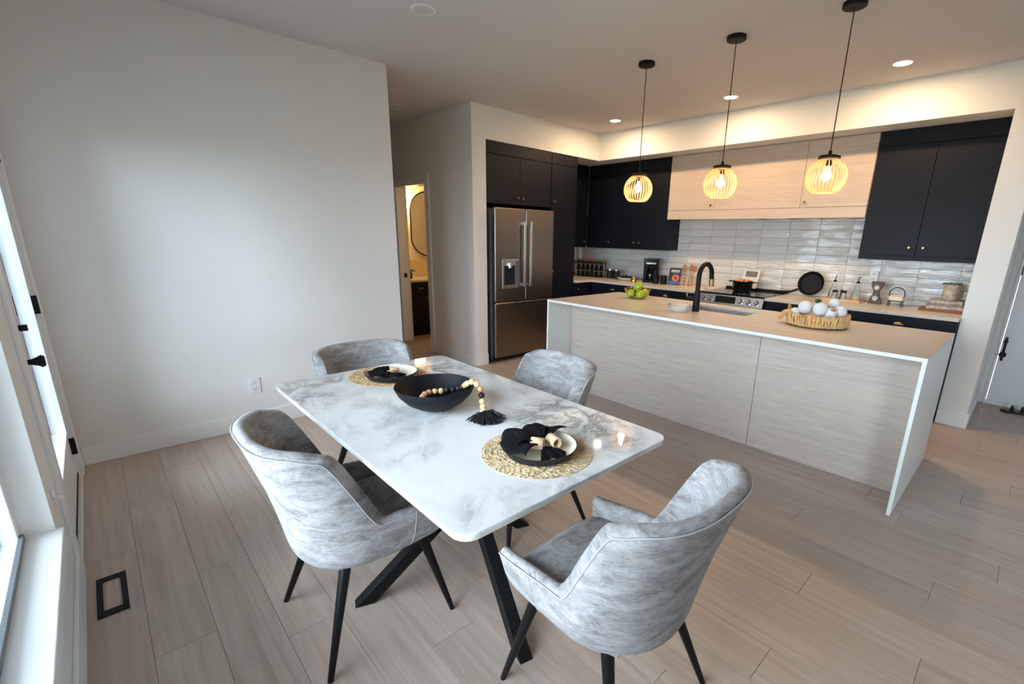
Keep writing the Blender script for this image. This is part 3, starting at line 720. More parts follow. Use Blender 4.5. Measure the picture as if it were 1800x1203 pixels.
def make_chair():
    t = thing('dining_chair', '', 'chair')
    ks = [.47*i/26 for i in range(26)]+[.47+.20*i/56 for i in range(56)]+[.67+.33*i/14 for i in range(15)]; us = [-k for k in ks[:0:-1]]+ks; nz = 18; TH = .042
    cols = []
    for u in us:
        H = rim_h(u)-.02; col = []
        for j in range(nz+1):
            z = .335+(H-.335)*(j/nz)**1.7
            x, y = shell_pt(u, z, 0); col.append((x, y, z))
        for q in range(1, 6):           # rounded rim
            a = PI*q/6; o_ = TH/2*(1-math.cos(a)); x, y = shell_pt(u, H, o_); col.append((x, y, H+.022*math.sin(a)))
        for j in range(nz+1):
            z = H+(.40-H)*j/nz; x, y = shell_pt(u, z, TH); col.append((x, y, z))
        cols.append(col)
    n = len(cols[0]); vs = [p for c in cols for p in c]; fs = []
    for i in range(len(us)-1):
        for j in range(n-1): fs.append((i*n+j, (i+1)*n+j, (i+1)*n+j+1, i*n+j+1))
    fs += [tuple(range(n))[::-1], tuple((len(us)-1)*n+j for j in range(n))]
    sh = MB().add(vs, fs).build('backrest_shell', 'crushed_velvet', t, smooth=True)
    # seat cushion, domed
    vs = []; fs = []; nx, ny = 18, 18
    def cush(i, j, top):
        ux = -1+2*i/nx; uy = -1+2*j/ny
        yy = .028+uy*.222
        wid = .222-.03*max(0, -uy)**3
        e = (1-abs(ux)**6)*(1-abs(uy)**6)
        z = (.462+.022*(1-ux*ux)*(1-uy*uy*.6)-.018*(1-e)) if top else .352
        if top and uy > .6: z -= .012*((uy-.6)/.4)**2
        f = 1 if top else .86
        return (ux*wid*f, yy*f, z)
    for top in (0, 1):
        for j in range(ny+1):
            for i in range(nx+1): vs.append(cush(i, j, top))
    K = (nx+1)*(ny+1)
    for j in range(ny):
        for i in range(nx):
            q = j*(nx+1)+i; fs += [(q, q+nx+1, q+nx+2, q+1), (K+q, K+q+1, K+q+nx+2, K+q+nx+1)]
    for i in range(nx): fs += [(i, i+1, K+i+1, K+i), (ny*(nx+1)+i+1, ny*(nx+1)+i, K+ny*(nx+1)+i, K+ny*(nx+1)+i+1)]
    for j in range(ny): fs += [((j+1)*(nx+1), j*(nx+1), K+j*(nx+1), K+(j+1)*(nx+1)), (j*(nx+1)+nx, (j+1)*(nx+1)+nx, K+(j+1)*(nx+1)+nx, K+j*(nx+1)+nx)]
    MB().add(vs, fs).build('seat', 'crushed_velvet', t, smooth=True)
    # seam piping along the outer rim
    path = []
    for u in us:
        H = rim_h(u)-.012; x, y = shell_pt(u, H, -.0005); path.append((x, y, H))
    MB().tube(path, .0022, 6).build('piping', 'piping_fabric', t, smooth=True)
    for s in (-1, 1):
        p2 = [shell_pt(s*.80, z, -.0005)+(z,) for z in [.36+(.52-.36)*i/8 for i in range(9)]]
        MB().tube(p2, .0018, 5).build('side_seam', 'piping_fabric', t, smooth=True)
    for sx in (-1, 1):
        for y0_, y1_ in ((.155, .238), (-.12, -.243)):
            MB().tube([(sx*.155, y0_, .375), (sx*.165, y0_+(y1_-y0_)*.12, .33), (sx*.247, y1_, 0)], [.021, .0195, .010], 14).build('leg', 'black_metal', t, smooth=True)
    return t
ch = make_chair()
SPOTS = [((-1.627, .593), 0, 'grey velvet dining chair on the window side of the table'),
         ((-.757, 1.035), PI/2+R(0), 'grey velvet dining chair at the near end of the table, seen from behind'),
         ((-2.385, 1.045), -PI/2, 'grey velvet dining chair at the far end by the white wall'),
         ((-1.715, 1.495), PI-R(8), 'grey velvet dining chair on the island side of the table')]
for i, ((x, y), rz, lab) in enumerate(SPOTS):
    c_ = ch if i == 0 else copy_tree(ch)
    c_.location = (x, y, 0); c_.rotation_euler = (0, 0, rz); tag(c_, lab, 'chair', 'grey velvet dining chairs around the marble table')

# ================================================================== ON THE TABLE
def placemat(loc, label):
    mb = MB(); rings = [.012+.178*i/17 for i in range(18)]; n0 = 64
    for k, r_ in enumerate(rings):
        n = max(10, int(n0*r_/.19)+8)
        pts = []
        for i in range(n): pts.append((r_*math.cos(2*PI*i/n), r_*math.sin(2*PI*i/n), .0016))
        mb.tube(pts, .0010, 4, True)
        if k < len(rings)-1:
            r2 = rings[k+1]
            for i in range(n):
                a = 2*PI*(i+random.uniform(-.2, .2))/n; b = a+random.uniform(-.9, .9)*2*PI/n
                mb.tube([(r_*math.cos(a), r_*math.sin(a), .0016), (r2*math.cos(b), r2*math.sin(b), .0018)], .0016, 4)
    o = mb.build('placemat', 'gold_weave', loc=loc, fix=False); return tag(o, label, 'placemat', 'round gold woven placemats')
plain('gold_weave', (220, 182, 118), .45, metal=.3, var=.2, vscale=90)
pm = placemat((-1.07, 1.0, TZ), 'round gold openwork placemat at the near end of the table')
pm2 = pm.copy(); COL.objects.link(pm2); pm2.location = (-2.24, 1.02, TZ); tag(pm2, 'round gold openwork placemat at the far end of the table', 'placemat')
def plate(loc, label):
    t = thing('plate', label, 'plate', loc, 0, 'black rimmed plates with cream inside')
    MB().lathe([(.095, 0), (.112, .006), (.126, .028), (.130, .034), (.127, .0345)], 48, cap1=False).build('dish', 'charcoal', t, smooth=True)
    MB().lathe([(.127, .0345), (.122, .026), (.105, .012), (.06, .008), (.001, .008)], 48, cap0=False, cap1=False).build('glazed_inside', 'cream_glaze', t, smooth=True)
    return t
plate((-1.055, .995, TZ+.004), 'shallow black plate with cream inside at the near end of the table')
plate((-2.18, 1.01, TZ+.004), 'shallow black plate with cream inside at the far end of the table')
def fan(mb, r, a0, a1, pl, amp, lift, seed, na=60, nr=14):
    rnd = random.Random(seed); ph = rnd.random()*6; vs = []; fs = []
    for j in range(nr+1):
        q = j/nr
        for i in range(na+1):
            s = i/na; a = a0+(a1-a0)*s
            rr_ = r*q*(1+.08*math.sin(3.1*s*PI+ph)+.06*math.sin(7*s*PI+ph*2))
            z = lift*math.sin(q*PI*.62)+amp*(.25+.75*q)*q**.5*math.sin(pl*PI*s+ph)*math.sin(PI*s)**.4-.020*q*q
            vs.append((rr_*math.cos(a), rr_*math.sin(a), z))
    for j in range(nr):
        for i in range(na): fs.append((j*(na+1)+i, j*(na+1)+i+1, (j+1)*(na+1)+i+1, (j+1)*(na+1)+i))
    return mb.add(vs, fs)
def napkin(loc, rotz, label, seed, sc=1.0):
    t = thing('napkin', label, 'napkin', loc, rotz, 'black napkins in beige rings'); t.scale = (sc,)*3
    o = fan(MB(), .135, R(95), R(285), 8, .010, .046, seed).build('fan', 'napkin_cloth', t, smooth=True, fix=False)
    s = o.modifiers.new('solid', 'SOLIDIFY'); s.thickness = .004; s.offset = -1
    o1 = fan(MB(), .105, R(120), R(255), 5, .010, .058, seed+1, 40).build('inner_fold', 'napkin_cloth', t, smooth=True, fix=False)
    s = o1.modifiers.new('solid', 'SOLIDIFY'); s.thickness = .004; s.offset = 1
    o2 = fan(MB(), .085, R(-52), R(30), 5, .006, .012, seed+3, 36).build('tail', 'napkin_cloth', t, smooth=True, fix=False)
    s = o2.modifiers.new('solid', 'SOLIDIFY'); s.thickness = .004; s.offset = -1
    # curled leather ring: two rolls
    rg = MB()
    for cx_, cy_, r_, L_, ang in ((.022, .034, .017, .052, -.35), (-.004, -.020, .019, .044, .45)):
        n = 22; vs = []; fs = []
        for i in range(n+1):
            a = R(30)+R(400)*i/n; q = r_*(1-.28*i/n)
            for e in (-L_/2, L_/2):
                x = q*math.cos(a); z = q*math.sin(a)+.020
                vs.append((cx_+e*math.cos(ang)-x*math.sin(ang), cy_+e*math.sin(ang)+x*math.cos(ang), z))
        for i in range(n): fs.append((2*i, 2*i+1, 2*i+3, 2*i+2))
        rg.add(vs, fs)
    o3 = rg.build('ring', 'leather_ring', t, smooth=True, fix=False); s = o3.modifiers.new('solid', 'SOLIDIFY'); s.thickness = .003
    return t
napkin((-1.045, 1.0, TZ+.024), R(6), 'black fanned napkin with beige ring on the near plate', 4)
napkin((-2.175, 1.01, TZ+.016), R(70), 'black folded napkin on the far plate', 9, .8)
# bowl
t = thing('bowl', 'wide matte black bowl in the middle of the table', 'bowl', (-1.668, .962, TZ))
MB().lathe([(.05, .004), (.075, .008), (.12, .034), (.152, .068), (.167, .098), (.1665, .102), (.163, .1025), (.160, .098), (.144, .066), (.112, .036), (.07, .014), (.001, .012)], 64, cap1=False).build('vessel', 'bowl_black', t, smooth=True)
for k in range(3): MB().lathe([(.009, 0), (.009, .012)], 12, (.055*math.cos(k*2.09), .055*math.sin(k*2.09), 0)).build('foot', 'bowl_black', t)
# bead garland
t = thing('bead_garland', 'wooden bead garland with black tassel trailing out of the bowl', 'garland', (-1.668, .962, TZ))
keys = [(-1.60, .93, .800), (-1.645, .905, .795), (-1.70, .915, .80), (-1.738, .955, .805), (-1.738, .995, .806), (-1.728, 1.025, .805), (-1.715, 1.055, .806), (-1.695, 1.078, .81), (-1.668, 1.09, .822), (-1.635, 1.085, .838), (-1.605, 1.072, .853), (-1.583, 1.075, .868), (-1.562, 1.083, .876), (-1.54, 1.092, .863), (-1.528, 1.098, .838), (-1.515, 1.092, .812), (-1.495, 1.083, .789), (-1.472, 1.068, .778), (-1.450, 1.055, .776)]
pts = [Vector(k)-Vector((-1.668, .962, TZ)) for k in keys]
dense = []
for i in range(len(pts)-1):
    p0 = pts[max(i-1, 0)]; p1 = pts[i]; p2 = pts[i+1]; p3 = pts[min(i+2, len(pts)-1)]
    for k in range(20):
        s = k/20; dense.append(.5*((2*p1)+(p2-p0)*s+(2*p0-5*p1+4*p2-p3)*s*s+(3*p1-p0-3*p2+p3)*s**3))
beads = [dense[0]]
for p in dense:
    if (p-beads[-1]).length >= .0255: beads.append(p)
MB().tube(pts, .0018, 5).build('string', 'tassel_thread', t)
bead_src = {}
nb = len(beads)
for i, p in enumerate(beads):
    fe = nb-1-i
    mt = 'bead_black' if fe == 3 or 9 <= fe <= 13 else ('bead_tan' if fe in (4, 8, 16, 19) else 'bead_light')
    if mt not in bead_src: bead_src[mt] = o = MB().sphere((0, 0, 0), .0135, 14, 10).build('bead', mt, t, smooth=True)
    else: o = bead_src[mt].copy(); COL.objects.link(o)
    o.parent = t; o.location = p
mb = MB(); e = pts[-1]; rnd = random.Random(5)
mb.lathe([(.008, .012), (.013, .006), (.014, -.006), (.010, -.012)], 14, (e.x+.012, e.y-.005, e.z))
for k in range(330):
    a = R(-8)+rnd.gauss(-.30, .55); L_ = rnd.uniform(.055, .098) if abs(a) < .9 else rnd.uniform(.05, .085); h = rnd.uniform(.004, .022)
    d = Vector((math.cos(a), math.sin(a), 0)); s = Vector((e.x+.01, e.y-.004, e.z+rnd.uniform(-.008, .010)))
    mb.tube([s, s+d*L_*.45+Vector((0, 0, h*.55)), Vector((s.x+d.x*L_, s.y+d.y*L_, .003+rnd.random()*.006))], .0017, 4)
o = mb.build('tassel', 'tassel_thread', t, fix=False); o['kind'] = 'stuff'

# ================================================================== LEFT WALL OUTLET, FLOOR VENT
t = thing('wall_outlet', 'white double power outlet on the bare white wall', 'outlet', (XW, .748, .33))
MB().box(0, .005, -.037, .037, -.06, .06).build('cover_plate', 'plastic_white', t, bevel=.003)
for z in (-.026, .026):
    s = MB().prism(rrect(-.017, .017, -.014, .014, .006, 4), 0, .002); s.v = [(.005+q, a, b+z) for a, b, q in s.v]; s = s.build('socket', 'plastic_white', t)
    MB().box(.0072, .0076, -.008, -.005, z-.003, z+.006).box(.0072, .0076, .005, .008, z-.003, z+.006).box(.0072, .0076, -.002, .002, z-.010, z-.006).build('slot', 'slot_dark', s)
t = thing('floor_register', 'black rectangular floor vent flush with the planks', 'vent', (-2.395, -.163, 0))
MB().box(-.145, .145, -.048, -.028, 0, .005).box(-.145, .145, .028, .048, 0, .005).box(-.145, -.105, -.028, .028, 0, .005).box(.105, .145, -.028, .028, 0, .005).build('frame', 'black_matte', t, bevel=.0015)
MB().box(-.104, .104, -.0215, .0215, 0, .0035).build('insert', 'plank_wood', t, bevel=.0008)

# ================================================================== ISLAND ITEMS
def fruit(mb_r, n=18): return [(max(1e-4, mb_r*(math.sin(a)**.9)*(1+.06*math.cos(a))), -mb_r*.92*math.cos(a)+(.10*mb_r if a > 2.9 else 0)-(.16*mb_r if a > 3.0 else 0)) for a in [PI*j/n for j in range(n+1)]]
t = thing('wire_bowl', 'gold wire fruit bowl holding green apples', 'bowl', (-2.655, 3.775, TOP))
for k in range(20):
    a = 2*PI*k/20
    MB().tube([(.055*math.cos(a), .055*math.sin(a), .004), (.10*math.cos(a), .10*math.sin(a), .03), (.125*math.cos(a), .125*math.sin(a), .095)], .0016, 5).build('wire', 'gold', t)
MB().tube([(.125*math.cos(2*PI*i/40), .125*math.sin(2*PI*i/40), .095) for i in range(40)], .0026, 6, True).tube([(.055*math.cos(2*PI*i/30), .055*math.sin(2*PI*i/30), .004) for i in range(30)], .003, 6, True).build('rims', 'gold', t)
ap = None
for i, (x, y, z, tilt, lab) in enumerate(((-.045, -.045, .052, .5, 'green apple at the front left of the wire bowl'), (.055, -.030, .052, -.4, 'green apple at the front right of the wire bowl'), (.045, .058, .053, .2, 'green apple at the back right of the wire bowl'), (-.055, .045, .052, .1, 'green apple at the back left of the wire bowl'), (.0, .01, .118, .15, 'green apple on top of the heap in the wire bowl'))):
    if ap is None:
        ap = thing('apple', lab, 'apple', group='green apples in the wire bowl')
        MB().lathe(fruit(.044), 22).build('flesh', 'apple_green', ap, smooth=True)
        MB().tube([(0, 0, .034), (.004, 0, .046), (.008, 0, .054)], .0016, 6).build('stem', 'stem_brown', ap); a_ = ap
    else: a_ = copy_tree(ap)
    a_.location = (-2.655+x, 3.775+y, TOP+z); a_.rotation_euler = (tilt, tilt*.7, i*1.3); a_['label'] = lab
o = MB().lathe([(.06, .002), (.085, .012), (.098, .05), (.100, .056), (.097, .056), (.082, .016), (.055, .006), (.001, .006)], 40, cap1=False).build('glass_bowl', 'clear_glass', loc=(-1.945, 3.36, TOP), smooth=True)
tag(o, 'clear glass dish on the island beside the faucet', 'bowl')
# basket
bx, by = -1.01, 3.612
t = thing('basket', 'shallow woven seagrass basket with dark bottom rim', 'basket', (bx, by, TOP))
MB().lathe([(.178, 0), (.182, .012), (.186, .085), (.180, .088), (.172, .084), (.168, .012), (.001, .010)], 56, cap1=False).build('wall', 'straw', t, smooth=True)
MB().tube([(.182*math.cos(2*PI*i/56), .182*math.sin(2*PI*i/56), .005) for i in range(56)], .005, 6, True).build('bottom_rim', 'stem_brown', t)
mb = MB(); rnd = random.Random(8)
for k in range(260):
    a = 2*PI*k/260+rnd.uniform(-.01, .01); b = a+rnd.uniform(-.11, .11); r0 = .187+rnd.random()*.006; r1 = .190+rnd.random()*.006
    mid = (a+b)/2+rnd.uniform(-.03, .03); zt = .088+rnd.uniform(-.006, .006)
    mb.tube([(r0*math.cos(a), r0*math.sin(a), .008+rnd.random()*.01), (1.03*r0*math.cos(mid), 1.03*r0*math.sin(mid), .05), (r1*math.cos(b), r1*math.sin(b), zt)], .0028, 4)
o = mb.build('strands', 'straw_pale', t, fix=False); o['kind'] = 'stuff'
mb = MB()
for k in range(70):      # loose tuft at the left
    a = R(200)+rnd.gauss(0, .16); s = Vector((.18*math.cos(a), .18*math.sin(a), .085+rnd.random()*.02))
    e_ = Vector((.24*math.cos(a+rnd.gauss(0, .1)), .24*math.sin(a), .02+rnd.random()*.03))
    mb.tube([s, (s+e_)/2+Vector((0, 0, .015)), e_], .0024, 4)
o = mb.build('loose_tuft', 'straw_pale', t, fix=False); o['kind'] = 'stuff'
hd = [(.186*math.cos(R(190)+R(60)*(i-8)/8*.35), .186*math.sin(R(190)+R(60)*(i-8)/8*.35), .085+.045*math.sin(PI*i/16)) for i in range(17)]
MB().tube(hd, .006, 7).build('handle', 'straw', t, smooth=True)
balls = [(-.070, -.055, .125, .046, 'textured white ball at the front left of the basket'), (.030, -.070, .123, .047, 'textured white ball at the front middle of the basket'), (.088, -.042, .098, .040, 'textured white ball at the front right of the basket'), (.128, .022, .108, .042, 'textured white ball at the right edge of the basket'), (.068, .09, .150, .040, 'textured white ball at the back right of the basket'), (-.132, -.055, .080, .036, 'textured white ball by the basket handle'), (-.045, .045, .060, .042, 'textured white ball in the middle of the basket, half hidden')]
b0 = None
for x, y, z, r_, lab in balls:
    if b0 is None: o = b0 = MB().sphere((0, 0, 0), 1, 22, 14).build('decor_ball', 'ball_white', smooth=True)
    else: o = b0.copy(); COL.objects.link(o)
    o.location = (bx+x, by+y, TOP+z); o.scale = (r_,)*3; tag(o, lab, 'ball', 'textured white balls in the basket')
o = MB().sphere((0, 0, 0), .016, 14, 10, .8).build('cork_ball', 'terracotta', loc=(bx+.105, by-.06, TOP+.128), smooth=True); tag(o, 'small brown bead among the white balls in the basket', 'bead')
def leaf_mesh(mb, base, d, L_, w):
    d = Vector(d).normalized(); s = d.cross(Vector((0, 0, 1))); s = s.normalized() if s.length > .01 else Vector((1, 0, 0)); b = Vector(base); n = s.cross(d)
    vs = [b]+[b+d*L_*q+s*w*k*math.sin(PI*min(.97, q*.9+.08))+n*.15*L_*math.sin(q*PI)*(1-abs(k)*.4) for q in (.25, .5, .75) for k in (-1, 0, 1)]+[b+d*L_]
    mb.add(vs, [(0, 1, 2), (0, 2, 3), (1, 4, 5, 2), (2, 5, 6, 3), (4, 7, 8, 5), (5, 8, 9, 6), (7, 10, 8), (8, 10, 9)])
t = thing('greenery_sprig', 'small green leafy sprig tucked into the basket', 'foliage', (bx-.015, by+.035, TOP+.095))
MB().tube([(0, 0, 0), (-.005, .01, .05), (-.012, .015, .085)], .002, 5).tube([(0, -.03, 0), (-.03, -.10, .015)], .002, 5).build('stem', 'leaf_green', t)
for k in range(16):
    a = k*2.4; mb = MB()
    base = (-.01, .012, .05+.003*k) if k < 9 else (-.02-.004*k+.04, -.07-.006*(k-9), .015)
    leaf_mesh(mb, base, (math.cos(a), math.sin(a), .5), .036, .014); o = mb.build('leaf', 'leaf_green', t, smooth=True, fix=False)

# ================================================================== COUNTER ITEMS (left)
t = thing('spice_rack', 'two-tier black spice rack with jars in the corner', 'rack', (-4.655, 5.36, TOP), R(8))
MB().box(-.24, .24, -.05, .05, .004, .010).box(-.24, .24, -.05, .05, .10, .106).box(-.25, .25, -.055, .055, .195, .202).build('shelf', 'black_matte', t)
for x in (-.244, .244):
    for y in (-.05, .05): MB().tube([(x, y, 0), (x, y, .235)], .005, 6).build('post', 'black_matte', t)
for z in (.035, .13, .225):
    MB().tube([(-.244, -.052, z), (.244, -.052, z)], .004, 6).build('rail', 'black_matte', t)
j0 = None
for rw, z in enumerate((.010, .106)):
    for k in range(6):
        if j0 is None:
            j0 = thing('spice_jar', '', 'jar'); MB().lathe([(.024, 0), (.026, .004), (.026, .055), (.02, .062)], 16).build('glass', 'jar_glass', j0, smooth=True)
            MB().lathe([(.0225, .003), (.0225, .042)], 14).build('spice', 'spice_brown', j0); MB().lathe([(.022, .062), (.022, .076)], 16).build('lid', 'black_matte', j0); q = j0
        else: q = copy_tree(j0)
        c8, s8 = math.cos(R(8)), math.sin(R(8)); lx = -.20+k*.08
        q.location = (-4.655+lx*c8, 5.36+lx*s8, TOP+z); tag(q, 'glass spice jar with black lid on the %s shelf of the rack' % ('bottom' if rw == 0 else 'upper'), 'jar', 'spice jars on the %s shelf' % ('bottom' if rw == 0 else 'upper'))
fr = {}
for k in range(9):
    mt = ('fruit_green', 'fruit_green', 'fruit_red', 'fruit_red', 'fruit_red', 'fruit_red', 'fruit_green', 'fruit_green', 'fruit_green')[k]
    if mt not in fr: fr[mt] = o = MB().sphere((0, 0, 0), .03, 14, 10, .9).build('pepper' if mt == 'fruit_red' else 'avocado', mt, smooth=True)
    else: o = fr[mt].copy(); COL.objects.link(o)
    lx = -.205+k*.0515; o.location = (-4.655+lx*c8, 5.36+lx*s8, TOP+.202+.027); o.scale = (.9, .95, 1+.1*math.sin(k*2))
    if mt == 'fruit_red': tag(o, 'small dark red pepper on top of the spice rack', 'vegetable', 'red peppers on the rack')
    else: tag(o, 'small green round fruit at the %s end of the spice rack top' % ('left' if k < 2 else 'right'), 'fruit', 'green fruit on the rack %s end' % ('left' if k < 2 else 'right'))
cn = None
for x, lab in ((-4.315, 'dark grey canister with chrome lid next to the spice rack'), (-4.195, 'dark grey canister with chrome lid next to the white dish')):
    if cn is None:
        cn = thing('canister', lab, 'canister', group='two dark canisters'); MB().lathe([(.046, 0), (.05, .004), (.05, .115)], 24).build('body', 'charcoal', cn, smooth=True)
        MB().lathe([(.051, .115), (.051, .132), (.044, .136), (.01, .138)], 24).build('lid', 'chrome', cn, smooth=True); q = cn
    else: q = copy_tree(cn)
    q.location = (x, 5.42, TOP); q['label'] = lab
t = thing('serving_dish', 'low white dish on the counter left of the coffee maker', 'dish', (-3.975, 5.36, TOP))
MB().lathe([(.06, 0), (.09, .006), (.125, .034), (.122, .036), (.085, .012), (.001, .010)], 36, cap1=False).build('dish', 'cream_glaze', t, smooth=True)
MB().lathe([(.05, 0), (.052, .004), (.04, .004)], 24).build('foot', 'cream_glaze', t)
for k in range(9):
    a = k*2.4; r_ = .028*math.sqrt(k)
    o = MB().sphere((0, 0, 0), .028, 12, 8, .8).build('black_fig', 'olive_dark', loc=(-3.975+r_*math.cos(a), 5.36+r_*math.sin(a), TOP+.036+(.018 if k < 3 else 0)), smooth=True) if k == 0 else None
    if o: fig = o
    else: o = fig.copy(); COL.objects.link(o); o.location = (-3.975+r_*math.cos(a), 5.36+r_*math.sin(a), TOP+.036+(.012 if k < 3 else 0))
    tag(o, 'dark round fruit heaped in the low white dish', 'fruit', 'dark fruit in the white dish')
t = thing('gold_jar', 'small gold jar in front of the coffee maker', 'jar', (-3.745, 5.22, TOP))
MB().lathe([(.028, 0), (.036, .006), (.037, .045), (.028, .058)], 24).build('body', 'gold', t, smooth=True)
MB().lathe([(.030, .058), (.030, .066), (.008, .07), (.008, .078)], 20).build('lid', 'gold', t, smooth=True)
# coffee maker
t = thing('coffee_maker', 'black drip coffee maker with glass carafe', 'coffee maker', (-3.63, 5.44, TOP), R(33))
MB().prism(rrect(-.10, .10, -.13, .12, .03, 5), 0, .03).build('base', 'black_matte', t, bevel=.003)
MB().prism(rrect(-.10, .10, .03, .12, .02, 4), .03, .24).build('water_tank', 'black_matte', t, bevel=.003)
hd_ = MB().prism(rrect(-.10, .10, -.12, .12, .03, 5), .235, .315).build('brew_head', 'black_gloss', t, bevel=.004)
MB().box(-.06, .06, -.124, -.1205, .244, .262).build('trim_strip', 'chrome', hd_)
cf = MB().lathe([(.052, .032), (.066, .045), (.070, .10), (.055, .165), (.048, .185), (.05, .19)], 28, (0, -.045, 0), True, False).build('carafe', 'jar_glass', t, smooth=True)
MB().lathe([(.05, .034), (.063, .047), (.066, .095), (.064, .11)], 24, (0, -.045, 0)).build('coffee', 'olive_dark', cf, smooth=True)
MB().lathe([(.052, .19), (.05, .205), (.02, .215)], 24, (0, -.045, 0)).build('carafe_lid', 'black_matte', cf, smooth=True)
MB().tube([(.05, -.08, .18), (.09, -.11, .17), (.095, -.115, .10), (.065, -.09, .06)], .008, 8).build('carafe_handle', 'black_matte', cf, smooth=True)
mg = None
for x, y, lab in ((-3.445, 5.29, 'black mug right beside the coffee maker'), (-3.335, 5.30, 'black mug beside the cookbook')):
    if mg is None:
        mg = thing('mug', lab, 'mug', group='two black mugs'); MB().lathe([(.036, 0), (.042, .004), (.044, .11), (.040, .11), (.038, .008), (.001, .008)], 28, cap1=False).build('cup', 'black_matte', mg, smooth=True)
        MB().tube([(.043, 0, .09), (.066, 0, .085), (.072, 0, .055), (.062, 0, .03), (.043, 0, .024)], .006, 8).build('handle', 'black_matte', mg, smooth=True); q = mg
    else: q = copy_tree(mg)
    q.location = (x, y, TOP); q.rotation_euler = (0, 0, 2.2); q['label'] = lab
# cookbook standing, leaning back
t = thing('cookbook', 'dark cookbook with orange dish on its cover, propped upright', 'book', (-3.225, 5.36, TOP), R(14)); 
bk = MB().box(-.078, .078, 0, .022, 0, .215)
def lean(mb, ang):
    c, s = math.cos(ang), math.sin(ang); mb.v = [(x, y*c+z*s, z*c-y*s+.022*s) for x, y, z in mb.v]; return mb
LA = R(18)
lean(bk, LA).build('cover', 'book_navy', t, bevel=.001)
lean(MB().box(-.074, .0785, .003, .019, .003, .212), LA).build('pages', 'paper', t)
lean(MB().box(-.078, .078, -.0006, 0, .0, .045), LA).build('blue_band', 'book_blue', t)
mb = MB(); mb.v = []
n = 28; ring = [(.015+.048*math.cos(2*PI*i/n), -.0008, .085+.045*math.sin(2*PI*i/n)) for i in range(n)]; mb.add(ring, [tuple(range(n))]); lean(mb, LA).build('dish_picture', 'book_orange', t)
mb = MB(); ring = [(.015+.02*math.cos(2*PI*i/n), -.0012, .085+.02*math.sin(2*PI*i/n)) for i in range(n)]; mb.add(ring, [tuple(range(n))]); lean(mb, LA).build('dish_centre', 'fruit_red', t)
mb = MB()
for k_ in range(7): mb.box(-.052+.016*k_, -.044+.016*k_, -.0008, 0, .158, .190)
lean(mb, LA).build('title_strokes', 'paper', t)['kind'] = 'stuff'
lean(MB().box(-.04, .05, -.0008, 0, .140, .150), LA).build('subtitle_band', 'paper_grey', t)
# utensil crock (pierced wooden box) and spoons
t = thing('utensil_holder', 'small pale wooden crate holding spoons', 'holder', (-3.03, 5.36, TOP), R(10))
mb = MB()
for z in (0, .038, .078, .112): mb.box(-.055, .055, -.05, -.043, z, z+.010).box(-.055, .055, .043, .05, z, z+.010)
for x in (-.055, -.003, .047): mb.box(x, x+.008, -.05, -.043, 0, .122).box(x, x+.008, .043, .05, 0, .122)
mb.box(-.055, -.049, -.043, .043, 0, .122).box(.049, .055, -.043, .043, 0, .122).build('frame', 'crate_wood', t)
MB().box(-.049, .049, -.043, .043, 0, .006).build('bottom', 'crate_wood', t)
sp = None
for x, y, rz, tl, lab in ((-3.05, 5.36, .3, .12, 'wooden spoon leaning left in the crate'), (-3.02, 5.37, 1.0, -.10, 'wooden spoon in the middle of the crate'), (-3.0, 5.35, -.4, -.28, 'wooden spoon leaning right in the crate')):
    if sp is None:
        sp = thing('wooden_spoon', lab, 'spoon', group='wooden spoons in the crate'); MB().tube([(0, 0, .008), (0, 0, .19)], .006, 8).build('handle', 'spoon_wood', sp, smooth=True)
        MB().sphere((0, 0, .225), .03, 16, 10, 1.4).build('bowl', 'spoon_wood', sp, smooth=True).scale = (1, .35, 1); q = sp
    else: q = copy_tree(sp)
    q.location = (x, y, TOP+.003); q.rotation_euler = (0, -tl, rz*.3); q['label'] = lab
# tray next to the crate
tag(MB().box(-.09, .09, -.05, .05, 0, .012).build('cutting_board', 'crate_wood', loc=(-2.83, 5.30, TOP), bevel=.003), 'small pale wooden board left of the range', 'board')

# ================================================================== RANGE ITEMS
t = thing('cooking_pot', 'black cooking pot with side handles on the range', 'pot', (-2.302, 5.30, .923))
MB().lathe([(.075, 0), (.10, .008), (.108, .09), (.112, .118), (.114, .12), (.108, .12), (.103, .09), (.09, .012), (.001, .010)], 36, cap1=False).build('body', 'black_gloss', t, smooth=True)
MB().lathe([(.001, .112), (.107, .110)], 32, cap0=False, cap1=False).build('stew', 'broth', t)
for s in (-1, 1):
    MB().tube([(s*.11, -.03, .108), (s*.150, -.022, .112), (s*.154, 0, .113), (s*.150, .022, .112), (s*.11, .03, .108)], .006, 8).build('handle', 'black_metal', t, smooth=True)
for k in range(7):
    a = k*2.4; r_ = .03*math.sqrt(k); o = MB().sphere((0, 0, 0), .024, 10, 7, .7).build('dumpling', 'broth' if k % 3 else 'meat_red', t, smooth=True); o.location = (r_*math.cos(a), r_*math.sin(a), .118)
t = thing('recipe_card', 'white framed grey picture card behind the pot', 'card', (-2.325, 5.50, .946), R(-8))
lean(MB().box(-.10, .10, 0, .008, .0, .215), LA).build('card', 'paper', t)
lean(MB().box(-.075, .075, -.0008, 0, .13, .198), LA).build('picture', 'paper_grey', t)
lean(MB().box(-.06, .06, .008, .012, .0, .1), LA).build('stand', 'paper', t)

